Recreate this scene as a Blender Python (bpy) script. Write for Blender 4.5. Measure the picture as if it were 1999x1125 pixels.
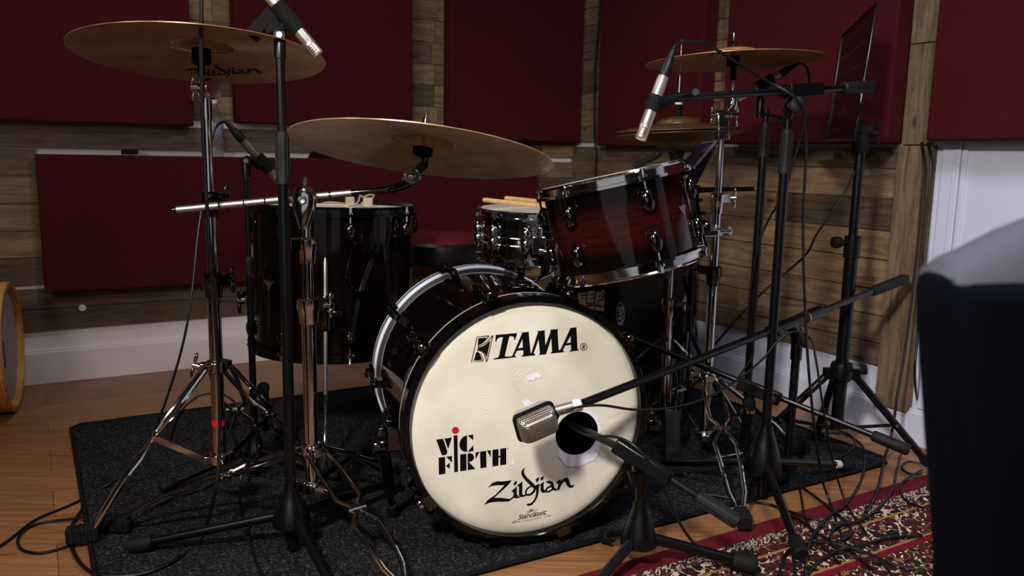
import bpy, bmesh, math, random
from mathutils import Vector, Matrix
from mathutils.geometry import tessellate_polygon
random.seed(7)
S = bpy.context.scene
for o in list(bpy.data.objects): bpy.data.objects.remove(o)
COL = S.collection
PI = math.pi

# ------------------------------------------------------------------ camera
F, CX, CY, HC = 1610.0, 999.5, 562.5, 0.90           # focal length in pixels, eye height 0.9 m
XR = Vector((0.99981, 0.01968, 0.0)); YF = Vector((0.00314, -0.15943, 0.98720)); ZU = Vector((0.01943, -0.98701, -0.15946))
def ray(x, y):
    v = Vector((x-CX, y-CY, F)); return Vector((XR.dot(v), YF.dot(v), ZU.dot(v)))
def P(x, y, Y):                                       # photo point seen at distance Y in front of the camera
    r = ray(x, y); return r*(Y/r.y) + Vector((0, 0, HC))
def PZ(x, y, z=0.0):                                  # photo point seen at height z
    r = ray(x, y); return r*((z-HC)/r.z) + Vector((0, 0, HC))
def PL(x, y, p0, n):                                  # photo point seen on a plane
    r = ray(x, y); c = Vector((0, 0, HC)); return c + r*((p0-c).dot(n)/r.dot(n))
cd = bpy.data.cameras.new('camera'); cam = bpy.data.objects.new('camera', cd); COL.objects.link(cam); S.camera = cam
cd.sensor_width = 36; cd.lens = F/1999*36; cd.clip_start = 0.02
Rm = Matrix(((XR.x, -XR.y, -XR.z), (YF.x, -YF.y, -YF.z), (ZU.x, -ZU.y, -ZU.z)))
cam.matrix_world = Matrix.Translation((0, 0, HC)) @ Rm.to_4x4()
cd.dof.use_dof = True; cd.dof.focus_distance = 1.95; cd.dof.aperture_fstop = 4.0

# ------------------------------------------------------------------ light
W = bpy.data.worlds.new('world'); S.world = W; W.use_nodes = True
W.node_tree.nodes['Background'].inputs[0].default_value = (0.75, 0.8, 1, 1)
W.node_tree.nodes['Background'].inputs[1].default_value = 0.012
def area(name, loc, target, size, power, col=(1, 0.93, 0.85), sy=None):
    l = bpy.data.lights.new(name, 'AREA'); l.energy = power; l.color = col; l.size = size
    if sy: l.shape = 'RECTANGLE'; l.size_y = sy
    o = bpy.data.objects.new(name, l); COL.objects.link(o); o.location = loc
    o.rotation_euler = (Vector(target)-Vector(loc)).to_track_quat('-Z', 'Y').to_euler()
    return o
def spot(name, loc, target, power, deg, blend, rad, col=(1, 0.94, 0.87)):
    l = bpy.data.lights.new(name, 'SPOT'); l.energy = power; l.color = col; l.spot_size = math.radians(deg); l.spot_blend = blend; l.shadow_soft_size = rad
    o = bpy.data.objects.new(name, l); COL.objects.link(o); o.location = loc
    o.rotation_euler = (Vector(target)-Vector(loc)).to_track_quat('-Z', 'Y').to_euler(); return o
spot('ceiling_spot_key', (-0.6, -0.25, 1.95), (0.28, 1.95, 0.22), 330, 74, 1.0, 0.12)
area('side_fill_light', (0.7, 0.9, 2.5), (1.6, 2.2, 0.6), 0.5, 29, (0.88, 0.9, 1))  # unseen fill, set to brighten the right wall and its boards
area('front_fill_light', (-0.3, -2.2, 1.0), (0.1, 2.0, 0.75), 3.0, 6, (0.9, 0.94, 1), 1.6)  # added fill behind the camera for the cymbal undersides, not a window
area('back_fill_light', (-1.0, 2.1, 2.5), (-1.2, 2.9, 0.0), 0.5, 11)  # unseen overhead fill, placed and powered to brighten the left wall
area('left_fill_light', (-1.5, 0.6, 1.4), (-1.7, 3.2, 0.6), 0.35, 7)  # made-up source out of frame, added to light the left wall boards
S.view_settings.view_transform = 'Standard'; S.view_settings.look = 'None'; S.view_settings.gamma = 1
S.view_settings.exposure = 0.0

# ------------------------------------------------------------------ materials
def lin(c): return tuple((v/255/12.92 if v <= 10 else ((v/255+0.055)/1.055)**2.4) for v in c)+(1,)
def mat(name, rgb, rough=0.5, metal=0.0, spec=0.5, coat=0.0, bump=None, emit=None):
    m = bpy.data.materials.new(name); m.use_nodes = True; n = m.node_tree.nodes['Principled BSDF']
    n.inputs['Base Color'].default_value = lin(rgb); n.inputs['Roughness'].default_value = rough
    n.inputs['Metallic'].default_value = metal; n.inputs['Specular IOR Level'].default_value = spec
    n.inputs['Coat Weight'].default_value = coat; n.inputs['Coat Roughness'].default_value = 0.03
    if bump:
        t = m.node_tree; nz = t.nodes.new('ShaderNodeTexNoise'); nz.inputs['Scale'].default_value = bump[0]; nz.inputs['Detail'].default_value = 4
        tc = t.nodes.new('ShaderNodeTexCoord'); t.links.new(tc.outputs['Object'], nz.inputs['Vector'])
        b = t.nodes.new('ShaderNodeBump'); b.inputs['Strength'].default_value = bump[1]; b.inputs['Distance'].default_value = bump[2] if len(bump) > 2 else 0.002
        t.links.new(nz.outputs['Fac'], b.inputs['Height']); t.links.new(b.outputs['Normal'], n.inputs['Normal'])
    return m
class NT:                                             # small shader-node writer
    def __init__(s, m): s.m = m; s.t = m.node_tree; s.b = s.t.nodes['Principled BSDF']
    def n(s, typ, ins=None, **kw):
        x = s.t.nodes.new('ShaderNode'+typ)
        for k, v in kw.items(): setattr(x, k, v)
        for k, v in (ins or {}).items():
            if isinstance(v, bpy.types.NodeSocket): s.t.links.new(v, x.inputs[k])
            else: x.inputs[k].default_value = v
        return x
    def ramp(s, fac, stops, mode='LINEAR'):
        x = s.n('ValToRGB', {'Fac': fac}); r = x.color_ramp; r.interpolation = mode
        while len(r.elements) < len(stops): r.elements.new(0.5)
        for e, (p, c) in zip(r.elements, stops): e.position = p; e.color = lin(c)
        return x.outputs['Color']
    def math(s, op, a, b=0.0): 
        x = s.n('Math', operation=op)
        for i, v in enumerate((a, b)):
            if isinstance(v, bpy.types.NodeSocket): s.t.links.new(v, x.inputs[i])
            else: x.inputs[i].default_value = v
        return x.outputs[0]
    def mix(s, f, a, b, mode='MIX'):
        x = s.n('Mix', data_type='RGBA', blend_type=mode)
        for i, v in ((0, f), (6, a), (7, b)):
            if isinstance(v, bpy.types.NodeSocket): s.t.links.new(v, x.inputs[i])
            elif i == 0: x.inputs[0].default_value = v
            else: x.inputs[i].default_value = lin(v)
        return x.outputs[2]
    def bump(s, h, st=0.3, d=0.002):
        x = s.n('Bump', {'Height': h, 'Strength': st, 'Distance': d}); s.t.links.new(x.outputs[0], s.b.inputs['Normal'])
    def set(s, k, v): s.t.links.new(v, s.b.inputs[k])
    def obj(s): return s.n('TexCoord').outputs['Object']
    def mapped(s, scale=(1, 1, 1), rot=(0, 0, 0), src=None):
        return s.n('Mapping', {'Vector': src or s.obj(), 'Scale': scale, 'Rotation': rot}).outputs[0]

CHROME = mat('chrome', (205, 203, 200), 0.09, 1.0)
DCHROME = mat('black_nickel', (88, 86, 86), 0.12, 1.0)
STEEL = mat('brushed_steel', (170, 168, 165), 0.32, 1.0)
KNURL = mat('knurled_steel', (190, 186, 180), 0.38, 1.0, bump=(900, 0.6, 0.0006))
BLACK = mat('black_powder_coat', (6, 6, 7), 0.3, 0, 0.35)
RUBBER = mat('black_rubber', (13, 13, 14), 0.7, 0, 0.2)
GRIP = mat('ribbed_grip', (20, 20, 21), 0.6, 0, 0.25)
GLOSSB = mat('black_gloss_lacquer', (7, 7, 8), 0.08, 0, 0.3, 0.0)
MATTB = mat('matt_black', (7, 7, 8), 0.8, 0, 0.2)  # plain matt black finish shared by plastic parts, trims and fittings
CABLE = mat('black_cable', (9, 9, 10), 0.45, 0, 0.35)
NICKEL = mat('satin_nickel', (188, 178, 168), 0.36, 0.85, bump=(600, 0.15, 0.0004))
BRASSY = mat('champagne_metal', (200, 176, 130), 0.33, 0.9)
WHITEP = mat('white_paint', (214, 205, 206), 0.55, 0, 0.3, bump=(9, 0.12, 0.004))
WHITEW = mat('white_wall_paint', (205, 207, 226), 0.6, 0, 0.3, bump=(14, 0.08, 0.003))
HEADW = mat('coated_white_head', (222, 216, 204), 0.6, 0, 0.3)
CLEARH = mat('drum_head_film', (190, 180, 165), 0.25, 0, 0.5)
RED_PRINT = mat('red_print', (176, 12, 26), 0.5)
BLK_PRINT = mat('black_print', (6, 6, 7), 0.6, 0, 0.12)
LABEL = mat('sticker_tan', (176, 140, 112), 0.6)
LABELG = mat('sticker_grey', (92, 92, 104), 0.6)
TAPE = mat('white_tape', (215, 215, 216), 0.6)
TORN = mat('torn_white_fibre', (234, 232, 250), 0.9, 0, 0.1, bump=(260, 0.7, 0.002))
PURPLE = mat('purple_plastic', (36, 14, 52), 0.3, 0, 0.5, bump=(18, 0.4, 0.01))
REDV = mat('red_velvet', (78, 8, 13), 0.85, 0, 0.2)
BLKV = mat('black_vinyl', (14, 13, 13), 0.3, 0, 0.5, bump=(90, 0.1, 0.002))
NAVY = mat('navy_upholstery', (4, 6, 14), 0.9, 0, 0.05, bump=(500, 0.4, 0.001))
GREYT = mat('lit_grey_fabric', (74, 76, 88), 0.8, 0, 0.2, bump=(500, 0.3, 0.001))  # lit look of the chair top, put into a paler colour
CLOTHB = mat('black_felt', (16, 15, 15), 0.95, 0, 0.1)
PLASTIC = bpy.data.materials.new('clear_plastic'); PLASTIC.use_nodes = True
_b = PLASTIC.node_tree.nodes['Principled BSDF']; _b.inputs['Transmission Weight'].default_value = 0.95; _b.inputs['Roughness'].default_value = 0.08; _b.inputs['IOR'].default_value = 1.3
_b.inputs['Base Color'].default_value = (0.9, 0.92, 0.95, 1)
LACE = mat('cream_lace', (222, 200, 168), 0.8)
GEL = mat('damper_gel', (205, 190, 165), 0.35)

def wood_boards():
    m = mat('reclaimed_boards', (110, 90, 70), 0.75, 0, 0.25); k = NT(m)
    at = k.n('Attribute', attribute_name='tone', attribute_type='GEOMETRY')
    uv = k.n('UVMap', uv_map='grain').outputs[0]
    n1 = k.n('TexNoise', {'Vector': k.mapped((1.3, 15, 1), src=uv), 'Scale': 4.0, 'Detail': 7.0, 'Roughness': 0.6, 'Distortion': 0.9}).outputs['Fac']
    n2 = k.n('TexNoise', {'Vector': k.mapped((3, 5, 1), src=uv), 'Scale': 2.2, 'Detail': 5.0}).outputs['Fac']
    saw = k.n('TexNoise', {'Vector': k.mapped((90, 4, 1), src=uv), 'Scale': 3.0, 'Detail': 3.0}).outputs['Fac']
    base = k.ramp(at.outputs['Fac'], [(0, (104, 88, 74)), (0.3, (146, 126, 106)), (0.55, (168, 141, 112)), (0.8, (178, 147, 110)), (1, (132, 116, 102))])
    grain = k.ramp(n1, [(0.25, (96, 86, 80)), (0.45, (196, 190, 182)), (0.6, (242, 238, 232)), (0.75, (166, 158, 150))])
    c = k.mix(0.82, base, grain, 'MULTIPLY')
    c = k.mix(k.math('MULTIPLY', n2, 0.6), c, k.mix(1.0, c, (120, 108, 98), 'MULTIPLY'))
    c = k.mix(k.math('MULTIPLY', saw, 0.35), c, k.mix(1.0, c, (170, 160, 150), 'MULTIPLY'))
    vo = k.n('TexVoronoi', {'Vector': k.mapped((2.2, 7, 1), src=uv), 'Scale': 1.6, 'Randomness': 1.0}).outputs['Distance']
    knot = k.ramp(vo, [(0.0, (255, 255, 255)), (0.05, (235, 235, 235)), (0.09, (0, 0, 0))])
    c = k.mix(k.math('MULTIPLY', knot, 0.8), c, (26, 18, 13))
    k.set('Base Color', c); k.bump(k.math('ADD', n1, k.math('MULTIPLY', saw, 0.4)), 0.35, 0.003)
    return m
BOARDS = wood_boards()

def fabric():
    m = mat('maroon_fabric', (112, 22, 38), 0.92, 0, 0.15); k = NT(m); o = k.obj()
    ch = k.n('TexNoise', {'Vector': o, 'Scale': 420.0, 'Detail': 2.0}).outputs['Fac']
    sp = k.n('TexNoise', {'Vector': o, 'Scale': 3.0, 'Detail': 3.0}).outputs['Fac']
    c = k.ramp(ch, [(0.3, (52, 9, 14)), (0.7, (80, 17, 25))]); c = k.mix(k.math('MULTIPLY', sp, 0.25), c, (52, 9, 15))
    k.set('Base Color', c); k.bump(ch, 0.35, 0.0015); return m
FABRIC = fabric()

def floor_mat():
    m = mat('oak_floor', (150, 105, 66), 0.42, 0, 0.4); k = NT(m); o = k.mapped((1, 1, 1), (0, 0, -0.528))
    br = k.n('TexBrick', {'Vector': o, 'Color1': (0.1, 0.1, 0.1, 1), 'Color2': (0.9, 0.9, 0.9, 1), 'Mortar': (0.5, 0.5, 0.5, 1), 'Scale': 1.0, 'Mortar Size': 0.0012, 'Mortar Smooth': 0.2, 'Brick Width': 1.9, 'Row Height': 0.17}, offset=0.37)
    g = k.n('TexNoise', {'Vector': k.mapped((1.2, 22, 1), (0, 0, -0.528)), 'Scale': 3.2, 'Detail': 8.0, 'Roughness': 0.6, 'Distortion': 0.8}).outputs['Fac']
    c = k.ramp(g, [(0.25, (112, 72, 44)), (0.5, (152, 104, 66)), (0.75, (170, 122, 80))])
    c = k.mix(0.28, c, k.mix(1.0, c, br.outputs['Color'], 'MULTIPLY'))
    c = k.mix(k.math('MULTIPLY', br.outputs['Fac'], 0.7), c, (48, 28, 16))
    k.set('Base Color', c); k.bump(g, 0.08, 0.001); return m
FLOOR = floor_mat()

def carpet_mat():
    m = mat('charcoal_carpet', (48, 48, 54), 1.0, 0, 0.05); k = NT(m); o = k.obj()
    a = k.n('TexNoise', {'Vector': o, 'Scale': 150.0, 'Detail': 3.0, 'Roughness': 0.7}).outputs['Fac']
    b = k.n('TexNoise', {'Vector': o, 'Scale': 480.0, 'Detail': 2.0}).outputs['Fac']
    f = k.math('ADD', k.math('MULTIPLY', a, 0.65), k.math('MULTIPLY', b, 0.35))
    k.set('Base Color', k.ramp(f, [(0.36, (9, 9, 10)), (0.5, (30, 30, 33)), (0.58, (50, 50, 55)), (0.68, (108, 106, 112))])); k.bump(f, 1.0, 0.006); return m
CARPET = carpet_mat()

def rug_mat():
    m = mat('persian_rug', (100, 30, 36), 0.95, 0, 0.1); k = NT(m); o = k.obj()
    xyz = k.n('SeparateXYZ', {'Vector': o}); v = xyz.outputs['Y']; u = xyz.outputs['X']
    wv = k.n('TexNoise', {'Vector': o, 'Scale': 46.0, 'Detail': 2.0}).outputs['Fac']
    d = k.n('VectorMath', {0: o, 1: k.n('CombineXYZ', {'X': k.math('MULTIPLY', wv, 0.05), 'Y': k.math('MULTIPLY', wv, 0.045)}).outputs[0]}, operation='ADD').outputs[0]
    vo = k.n('TexVoronoi', {'Vector': d, 'Scale': 27.0, 'Randomness': 0.8})
    v2 = k.n('TexVoronoi', {'Vector': d, 'Scale': 58.0, 'Randomness': 0.9})
    field = k.ramp(vo.outputs['Distance'], [(0, (214, 196, 172)), (0.16, (96, 20, 30)), (0.27, (30, 32, 26)), (0.44, (84, 18, 26)), (0.53, (200, 182, 156)), (0.64, (28, 30, 26))], 'CONSTANT')
    small = k.ramp(v2.outputs['Distance'], [(0, (218, 204, 182)), (0.22, (28, 26, 24)), (0.38, (92, 20, 30)), (0.52, (32, 34, 28)), (0.66, (136, 98, 66))], 'CONSTANT')
    pick = k.n('TexNoise', {'Vector': o, 'Scale': 13.0, 'Detail': 1.0}).outputs['Fac']
    motif = k.mix(k.ramp(pick, [(0, (0, 0, 0)), (0.5, (255, 255, 255))], 'CONSTANT'), field, small)
    edge = k.ramp(k.n('TexVoronoi', {'Vector': k.mapped((78, 78, 78), src=d), 'Scale': 1.0, 'Randomness': 1.0}).outputs['Distance'], [(0, (40, 30, 30)), (0.3, (190, 176, 156)), (0.5, (46, 36, 34)), (0.72, (110, 30, 40))], 'CONSTANT')
    vv = k.math('ADD', v, k.math('MULTIPLY', k.math('SUBTRACT', wv, 0.5), 0.006))
    def band(a, b): return k.math('MULTIPLY', k.math('GREATER_THAN', vv, a), k.math('LESS_THAN', vv, b))
    c = k.mix(k.math('GREATER_THAN', vv, 0.055), (92, 22, 34), edge)
    c = k.mix(k.math('GREATER_THAN', vv, 0.088), c, motif)
    c = k.mix(band(0.125, 0.133), c, (150, 110, 70)); c = k.mix(band(0.235, 0.243), c, (150, 110, 70)); c = k.mix(band(0.243, 0.262), c, (110, 20, 34))
    k.set('Base Color', c); k.bump(k.n('TexNoise', {'Vector': o, 'Scale': 420.0}).outputs['Fac'], 0.7, 0.003); return m
RUG = rug_mat()

def cymbal_mat(name, rgb, groove):
    m = mat(name, rgb, 0.34, 0.5); k = NT(m)
    r = k.n('Attribute', attribute_name='rad').outputs['Fac']; o = k.obj()
    nz = k.n('TexNoise', {'Vector': o, 'Scale': 7.0, 'Detail': 3.0}).outputs['Fac']
    s = k.math('SINE', k.math('MULTIPLY', r, groove)); fine = k.n('TexNoise', {'Scale': 1.0, 'Detail': 3.0, 'Vector': k.n('CombineXYZ', {'X': k.math('MULTIPLY', r, 900.0)}).outputs[0]}).outputs['Fac']
    blot = k.n('TexNoise', {'Vector': o, 'Scale': 16.0, 'Detail': 5.0, 'Roughness': 0.7}).outputs['Fac']
    c = k.ramp(blot, [(0.25, tuple(int(x*0.72) for x in rgb)), (0.6, rgb)]); k.set('Base Color', c)
    k.set('Roughness', k.math('ADD', 0.26, k.math('MULTIPLY', nz, 0.16)))
    k.bump(k.math('ADD', k.math('MULTIPLY', s, 0.6), fine), 0.55, 0.0012); return m
CYM = cymbal_mat('bronze_cymbal', (224, 184, 130), 1450.0)
CYM3 = cymbal_mat('shaded_bronze_cymbal', (122, 96, 66), 1900.0)  # hi-hat bronze, dim light on the pair put into a darker colour
CYM2 = cymbal_mat('dark_bronze_cymbal', (184, 142, 96), 1900.0)

def burst_mat():
    m = mat('burgundy_burst', (40, 8, 8), 0.06, 0, 0.35, 0.0); k = NT(m)
    h = k.n('Attribute', attribute_name='burst').outputs['Fac']; o = k.obj()
    g = k.n('TexNoise', {'Vector': k.mapped((5, 5, 60), src=o), 'Scale': 2.5, 'Detail': 6.0}).outputs['Fac']
    c = k.ramp(g, [(0.3, (26, 6, 5)), (0.55, (44, 11, 9)), (0.75, (32, 7, 6))])
    f = k.ramp(h, [(0, (0, 0, 0)), (0.5, (22, 22, 22)), (0.97, (255, 255, 255))])
    k.set('Base Color', k.mix(f, (7, 4, 4), c)); return m
BURST = burst_mat()
DARKBURST = mat('dark_burgundy_lacquer', (10, 3, 4), 0.06, 0, 0.25, 0.0)
KITHEAD = mat('cream_coated_head', (226, 220, 200), 0.55, 0, 0.3, bump=(26, 0.10, 0.004))
def smudge():
    k = NT(KITHEAD); o = k.obj()
    n = k.n('TexNoise', {'Vector': o, 'Scale': 9.0, 'Detail': 5.0}).outputs['Fac']
    k.set('Base Color', k.ramp(n, [(0.3, (208, 202, 183)), (0.65, (226, 221, 204))]))
smudge()
def stick_mat():
    m = mat('hickory', (206, 166, 112), 0.5, 0, 0.3); k = NT(m)
    g = k.n('TexNoise', {'Vector': k.mapped((4, 60, 60)), 'Scale': 4.0, 'Detail': 5.0}).outputs['Fac']
    k.set('Base Color', k.ramp(g, [(0.3, (176, 132, 82)), (0.7, (216, 178, 124))])); return m
HICK = stick_mat()
def maple():
    m = mat('maple_hoop', (206, 148, 78), 0.35, 0, 0.4, 0.2); k = NT(m)
    g = k.n('TexNoise', {'Vector': k.mapped((3, 3, 40)), 'Scale': 3.0, 'Detail': 6.0, 'Distortion': 0.5}).outputs['Fac']
    k.set('Base Color', k.ramp(g, [(0.3, (176, 116, 56)), (0.7, (214, 158, 88))])); return m
MAPLE = maple()
def mesh_mat():
    m = mat('mic_wire_mesh', (150, 140, 130), 0.35, 0.9); k = NT(m); uv = k.n('UVMap', uv_map='grain').outputs[0]
    x = k.n('SeparateXYZ', {'Vector': uv})
    a = k.math('ABSOLUTE', k.math('SINE', k.math('MULTIPLY', x.outputs[0], 900.0))); b = k.math('ABSOLUTE', k.math('SINE', k.math('MULTIPLY', x.outputs[1], 900.0)))
    hole = k.math('MULTIPLY', k.math('GREATER_THAN', a, 0.55), k.math('GREATER_THAN', b, 0.55))
    k.set('Base Color', k.mix(hole, (190, 180, 168), (14, 12, 11))); k.set('Metallic', k.math('SUBTRACT', 0.9, k.math('MULTIPLY', hole, 0.8)))
    k.bump(k.math('MAXIMUM', k.math('SUBTRACT', 1.0, a), k.math('SUBTRACT', 1.0, b)), 0.6, 0.001); return m
MESHM = mesh_mat()

# ------------------------------------------------------------------ builders
MW = {}                                               # world matrix of every parented root
def thing(name, label, cat, loc=(0, 0, 0), group=None, M=None):
    o = bpy.data.objects.new(name, None); COL.objects.link(o); o.empty_display_size = 0.05
    m = M.copy() if M else Matrix.Translation(Vector(loc)); o.matrix_world = m; MW[o] = m
    o['label'] = label; o['category'] = cat
    if group: o['group'] = group
    return o
def bm_new(): return bmesh.new()
def obj(name, bm, m, parent=None, local=False, smooth=40, bevel=0, tag=None, loc=None):
    """link bm as one mesh object; world-space geometry unless local"""
    if parent is not None and not local: bm.transform(MW[parent].inverted())
    if parent is None and loc is not None: bm.transform(Matrix.Translation(-Vector(loc)))
    me = bpy.data.meshes.new(name)
    bmesh.ops.recalc_face_normals(bm, faces=bm.faces); bm.to_mesh(me); bm.free()
    for x in (m if isinstance(m, (list, tuple)) else [m]): me.materials.append(x)
    if smooth:
        for p in me.polygons: p.use_smooth = True
        try: me.set_sharp_from_angle(angle=math.radians(smooth))
        except Exception: pass
    o = bpy.data.objects.new(name, me); COL.objects.link(o)
    if parent is not None: o.parent = parent; MW[o] = MW[parent]
    elif loc is not None: o.location = loc; MW[o] = Matrix.Translation(Vector(loc))
    else: MW[o] = Matrix.Identity(4)
    if bevel:
        b = o.modifiers.new('bevel', 'BEVEL'); b.width = bevel; b.segments = 3; b.limit_method = 'ANGLE'; b.angle_limit = math.radians(35)
    if tag: o['label'], o['category'] = tag[0], tag[1]
    if tag and len(tag) > 2 and tag[2]: o['group'] = tag[2]
    return o
def struct(name, bm, m, parent=None, **k):
    o = obj(name, bm, m, parent, **k)
    if parent is None: o['kind'] = 'structure'
    return o
def dup(o, parent, basis):                            # copy of a part (shared mesh) and of its sub-parts
    c = o.copy(); COL.objects.link(c); c.parent = parent; c.matrix_basis = basis
    for ch in o.children:
        d = ch.copy(); COL.objects.link(d); d.parent = c; d.matrix_basis = ch.matrix_basis
    return c

def frame(d):
    d = d.normalized(); a = Vector((0, 0, 1)) if abs(d.z) < 0.9 else Vector((1, 0, 0))
    u = d.cross(a).normalized(); return u, d.cross(u).normalized()
def tube(bm, pts, r, seg=10, caps=True, squash=1.0):
    pts = [Vector(p) for p in pts]; n = len(pts)
    rs = r if isinstance(r, (list, tuple)) else [r]*n
    rings = []; u = None
    for i, p in enumerate(pts):
        d = (pts[min(i+1, n-1)]-pts[max(i-1, 0)])
        if d.length < 1e-9: d = Vector((0, 0, 1))
        d.normalize()
        if u is None: u, v = frame(d)
        else:
            u = (u-d*u.dot(d)); u = u.normalized() if u.length > 1e-6 else frame(d)[0]; v = d.cross(u).normalized()
        rings.append([bm.verts.new(p+(u*math.cos(2*PI*k/seg)+v*math.sin(2*PI*k/seg)*squash)*rs[i]) for k in range(seg)])
    for a, b in zip(rings, rings[1:]):
        for k in range(seg): bm.faces.new((a[k], a[(k+1) % seg], b[(k+1) % seg], b[k]))
    if caps: bm.faces.new(rings[0][::-1]); bm.faces.new(rings[-1])
    return bm
def lathe(bm, prof, o=(0, 0, 0), ax=(0, 0, 1), seg=48, closed=False, rad=None, burst=None):
    """prof: (radius, height) pairs turned about ax"""
    o = Vector(o); ax = Vector(ax).normalized(); u, v = frame(ax)
    if abs(ax.z) > 0.9999: u, v = Vector((1, 0, 0)), Vector((0, ax.z, 0))
    L = bm.verts.layers.float.get('rad') or bm.verts.layers.float.new('rad') if rad else None
    B = bm.verts.layers.float.get('burst') or bm.verts.layers.float.new('burst') if burst else None
    rings = []
    for i, (r, h) in enumerate(prof):
        if r < 1e-7: R = [bm.verts.new(o+ax*h)]
        else: R = [bm.verts.new(o+ax*h+(u*math.cos(2*PI*k/seg)+v*math.sin(2*PI*k/seg))*r) for k in range(seg)]
        for x in R:
            if L: x[L] = r
            if B: x[B] = burst[i]
        rings.append(R)
    pr = list(zip(rings, rings[1:]))
    if closed: pr.append((rings[-1], rings[0]))
    for a, b in pr:
        for k in range(seg):
            if len(a) == 1 and len(b) == 1: continue
            if len(a) == 1: bm.faces.new((a[0], b[(k+1) % seg], b[k]))
            elif len(b) == 1: bm.faces.new((a[k], a[(k+1) % seg], b[0]))
            else: bm.faces.new((a[k], a[(k+1) % seg], b[(k+1) % seg], b[k]))
    return bm
def box(bm, c, hx, hy, hz, ux=(1, 0, 0), uy=(0, 1, 0), uz=None):
    c = Vector(c); ux = Vector(ux).normalized(); uy = Vector(uy); uy = (uy-ux*uy.dot(ux)).normalized(); uz = ux.cross(uy)
    v = [bm.verts.new(c+ux*(sx*hx)+uy*(sy*hy)+uz*(sz*hz)) for sz in (-1, 1) for sy in (-1, 1) for sx in (-1, 1)]
    for f in ((0, 2, 3, 1), (4, 5, 7, 6), (0, 1, 5, 4), (2, 6, 7, 3), (0, 4, 6, 2), (1, 3, 7, 5)): bm.faces.new([v[i] for i in f])
    return v
def ball(bm, c, r, sx=(1, 1, 1), seg=16, rot=None):
    m = Matrix.Translation(Vector(c)) @ (rot.to_4x4() if rot else Matrix.Identity(4)) @ Matrix.Diagonal((r*sx[0], r*sx[1], r*sx[2], 1))
    bmesh.ops.create_uvsphere(bm, u_segments=seg, v_segments=max(8, seg//2), radius=1, matrix=m); return bm
def spline(pts, n=8):
    p = [Vector(q) for q in pts]; p = [p[0]*2-p[1]]+p+[p[-1]*2-p[-2]]; out = []
    for i in range(1, len(p)-2):
        a, b, c, d = p[i-1:i+3]
        for k in range(n):
            t = k/n; out.append(0.5*((2*b)+(c-a)*t+(2*a-5*b+4*c-d)*t*t+(3*b-a-3*c+d)*t**3))
    out.append(p[-2]); return out
def poly_flat(bm, pts3):                              # one flat polygon, filled
    vs = [bm.verts.new(p) for p in pts3]
    for t in tessellate_polygon([[Vector(p) for p in pts3]]):
        try: bm.faces.new([vs[i] for i in t])
        except ValueError: pass
    return bm
def stroke2(pts, w):                                  # outline of a 2-D brush stroke, width w (scalar or per point)
    n = len(pts); ws = w if isinstance(w, (list, tuple)) else [w]*n; A = []; B = []
    for i in range(n):
        x0, y0 = pts[max(0, i-1)]; x1, y1 = pts[min(n-1, i+1)]; l = math.hypot(x1-x0, y1-y0) or 1
        nx, ny = -(y1-y0)/l, (x1-x0)/l
        A.append((pts[i][0]+nx*ws[i]/2, pts[i][1]+ny*ws[i]/2)); B.append((pts[i][0]-nx*ws[i]/2, pts[i][1]-ny*ws[i]/2))
    return [[A[i], A[i+1], B[i+1], B[i]] for i in range(n-1)]
def curve2(pts, n=6):
    return [(v.x, v.y) for v in spline([(a, b, 0) for a, b in pts], n)]

# ------------------------------------------------------------------ the room
CO = Vector((0.301, 4.280, 0)); DA = Vector((0.8638, 0.5039, 0)); DB = Vector((0.5094, -0.8606, 0)); NA = Vector((0.5039, -0.8638, 0)); NB = Vector((-0.8606, -0.5094, 0))
UP = Vector((0, 0, 1))
def WA(s, z, off=0.0): return CO+DA*s+NA*off+UP*z
def WB(s, z, off=0.0): return CO+DB*s+NB*off+UP*z
bm = bm_new(); box(bm, (0, 1.6, -0.05), 4.2, 4.2, 0.05); struct('floor', bm, FLOOR, smooth=0)
bm = bm_new(); box(bm, (0, 1.6, 2.75), 4.2, 4.2, 0.05); struct('ceiling', bm, mat('ceiling_paint', (120, 120, 122), 0.8), smooth=0)
bm = bm_new(); box(bm, WA(-2.0, 1.35, -0.05), 2.1, 0.05, 1.35, DA, NA); WL = struct('wall_left', bm, WHITEP, smooth=0)
bm = bm_new(); box(bm, WB(2.0, 1.35, -0.05), 2.05, 0.05, 1.35, DB, NB); WR = struct('wall_right', bm, WHITEW, smooth=0)

def cladding(name, W_, D, N, rows, parent, rnd):
    bm = bm_new(); T = bm.verts.layers.float.new('tone'); fl = bm.loops.layers.uv.new('grain')
    for z0, z1, s0, s1, cuts in rows:
        xs = [s0]+sorted(cuts)+[s1]
        for a, b in zip(xs, xs[1:]):
            th = 0.012+rnd.random()*0.006; tn = rnd.random(); ou, ov = rnd.random()*40, rnd.random()*40
            v = box(bm, W_((a+b)/2, (z0+z1)/2, th/2), (b-a)/2-0.0012, th/2, (z1-z0)/2-0.0012, D, N)
            for q in v: q[T] = tn
            for f in {f for q in v for f in q.link_faces}:
                for l in f.loops:
                    r = l.vert.co-CO; l[fl].uv = (r.dot(D)+ou, r.z+ov)
    return struct(name, bm, BOARDS, parent, smooth=0)
rnd = random.Random(11)
ra = [(.207, .290, -4, 0, [-2.95, -1.2]), (.291, .368, -4, 0, [-1.55]), (.385, .486, -4, 0, [-3.1, -2.2, -.9]), (.488, .586, -4, 0, [-2.75, -1.6, -.5]), (.588, .687, -4, 0, [-2.0]), (.689, .788, -4, 0, [-2.6, -1.1]),
      (.790, .889, -4, -2.39, [-3.2]), (.790, .870, -2.38, 0, [-.95, -.16]), (.892, .984, -4, 0, [-2.9, -.46, -.2])]
z = 1.016
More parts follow.
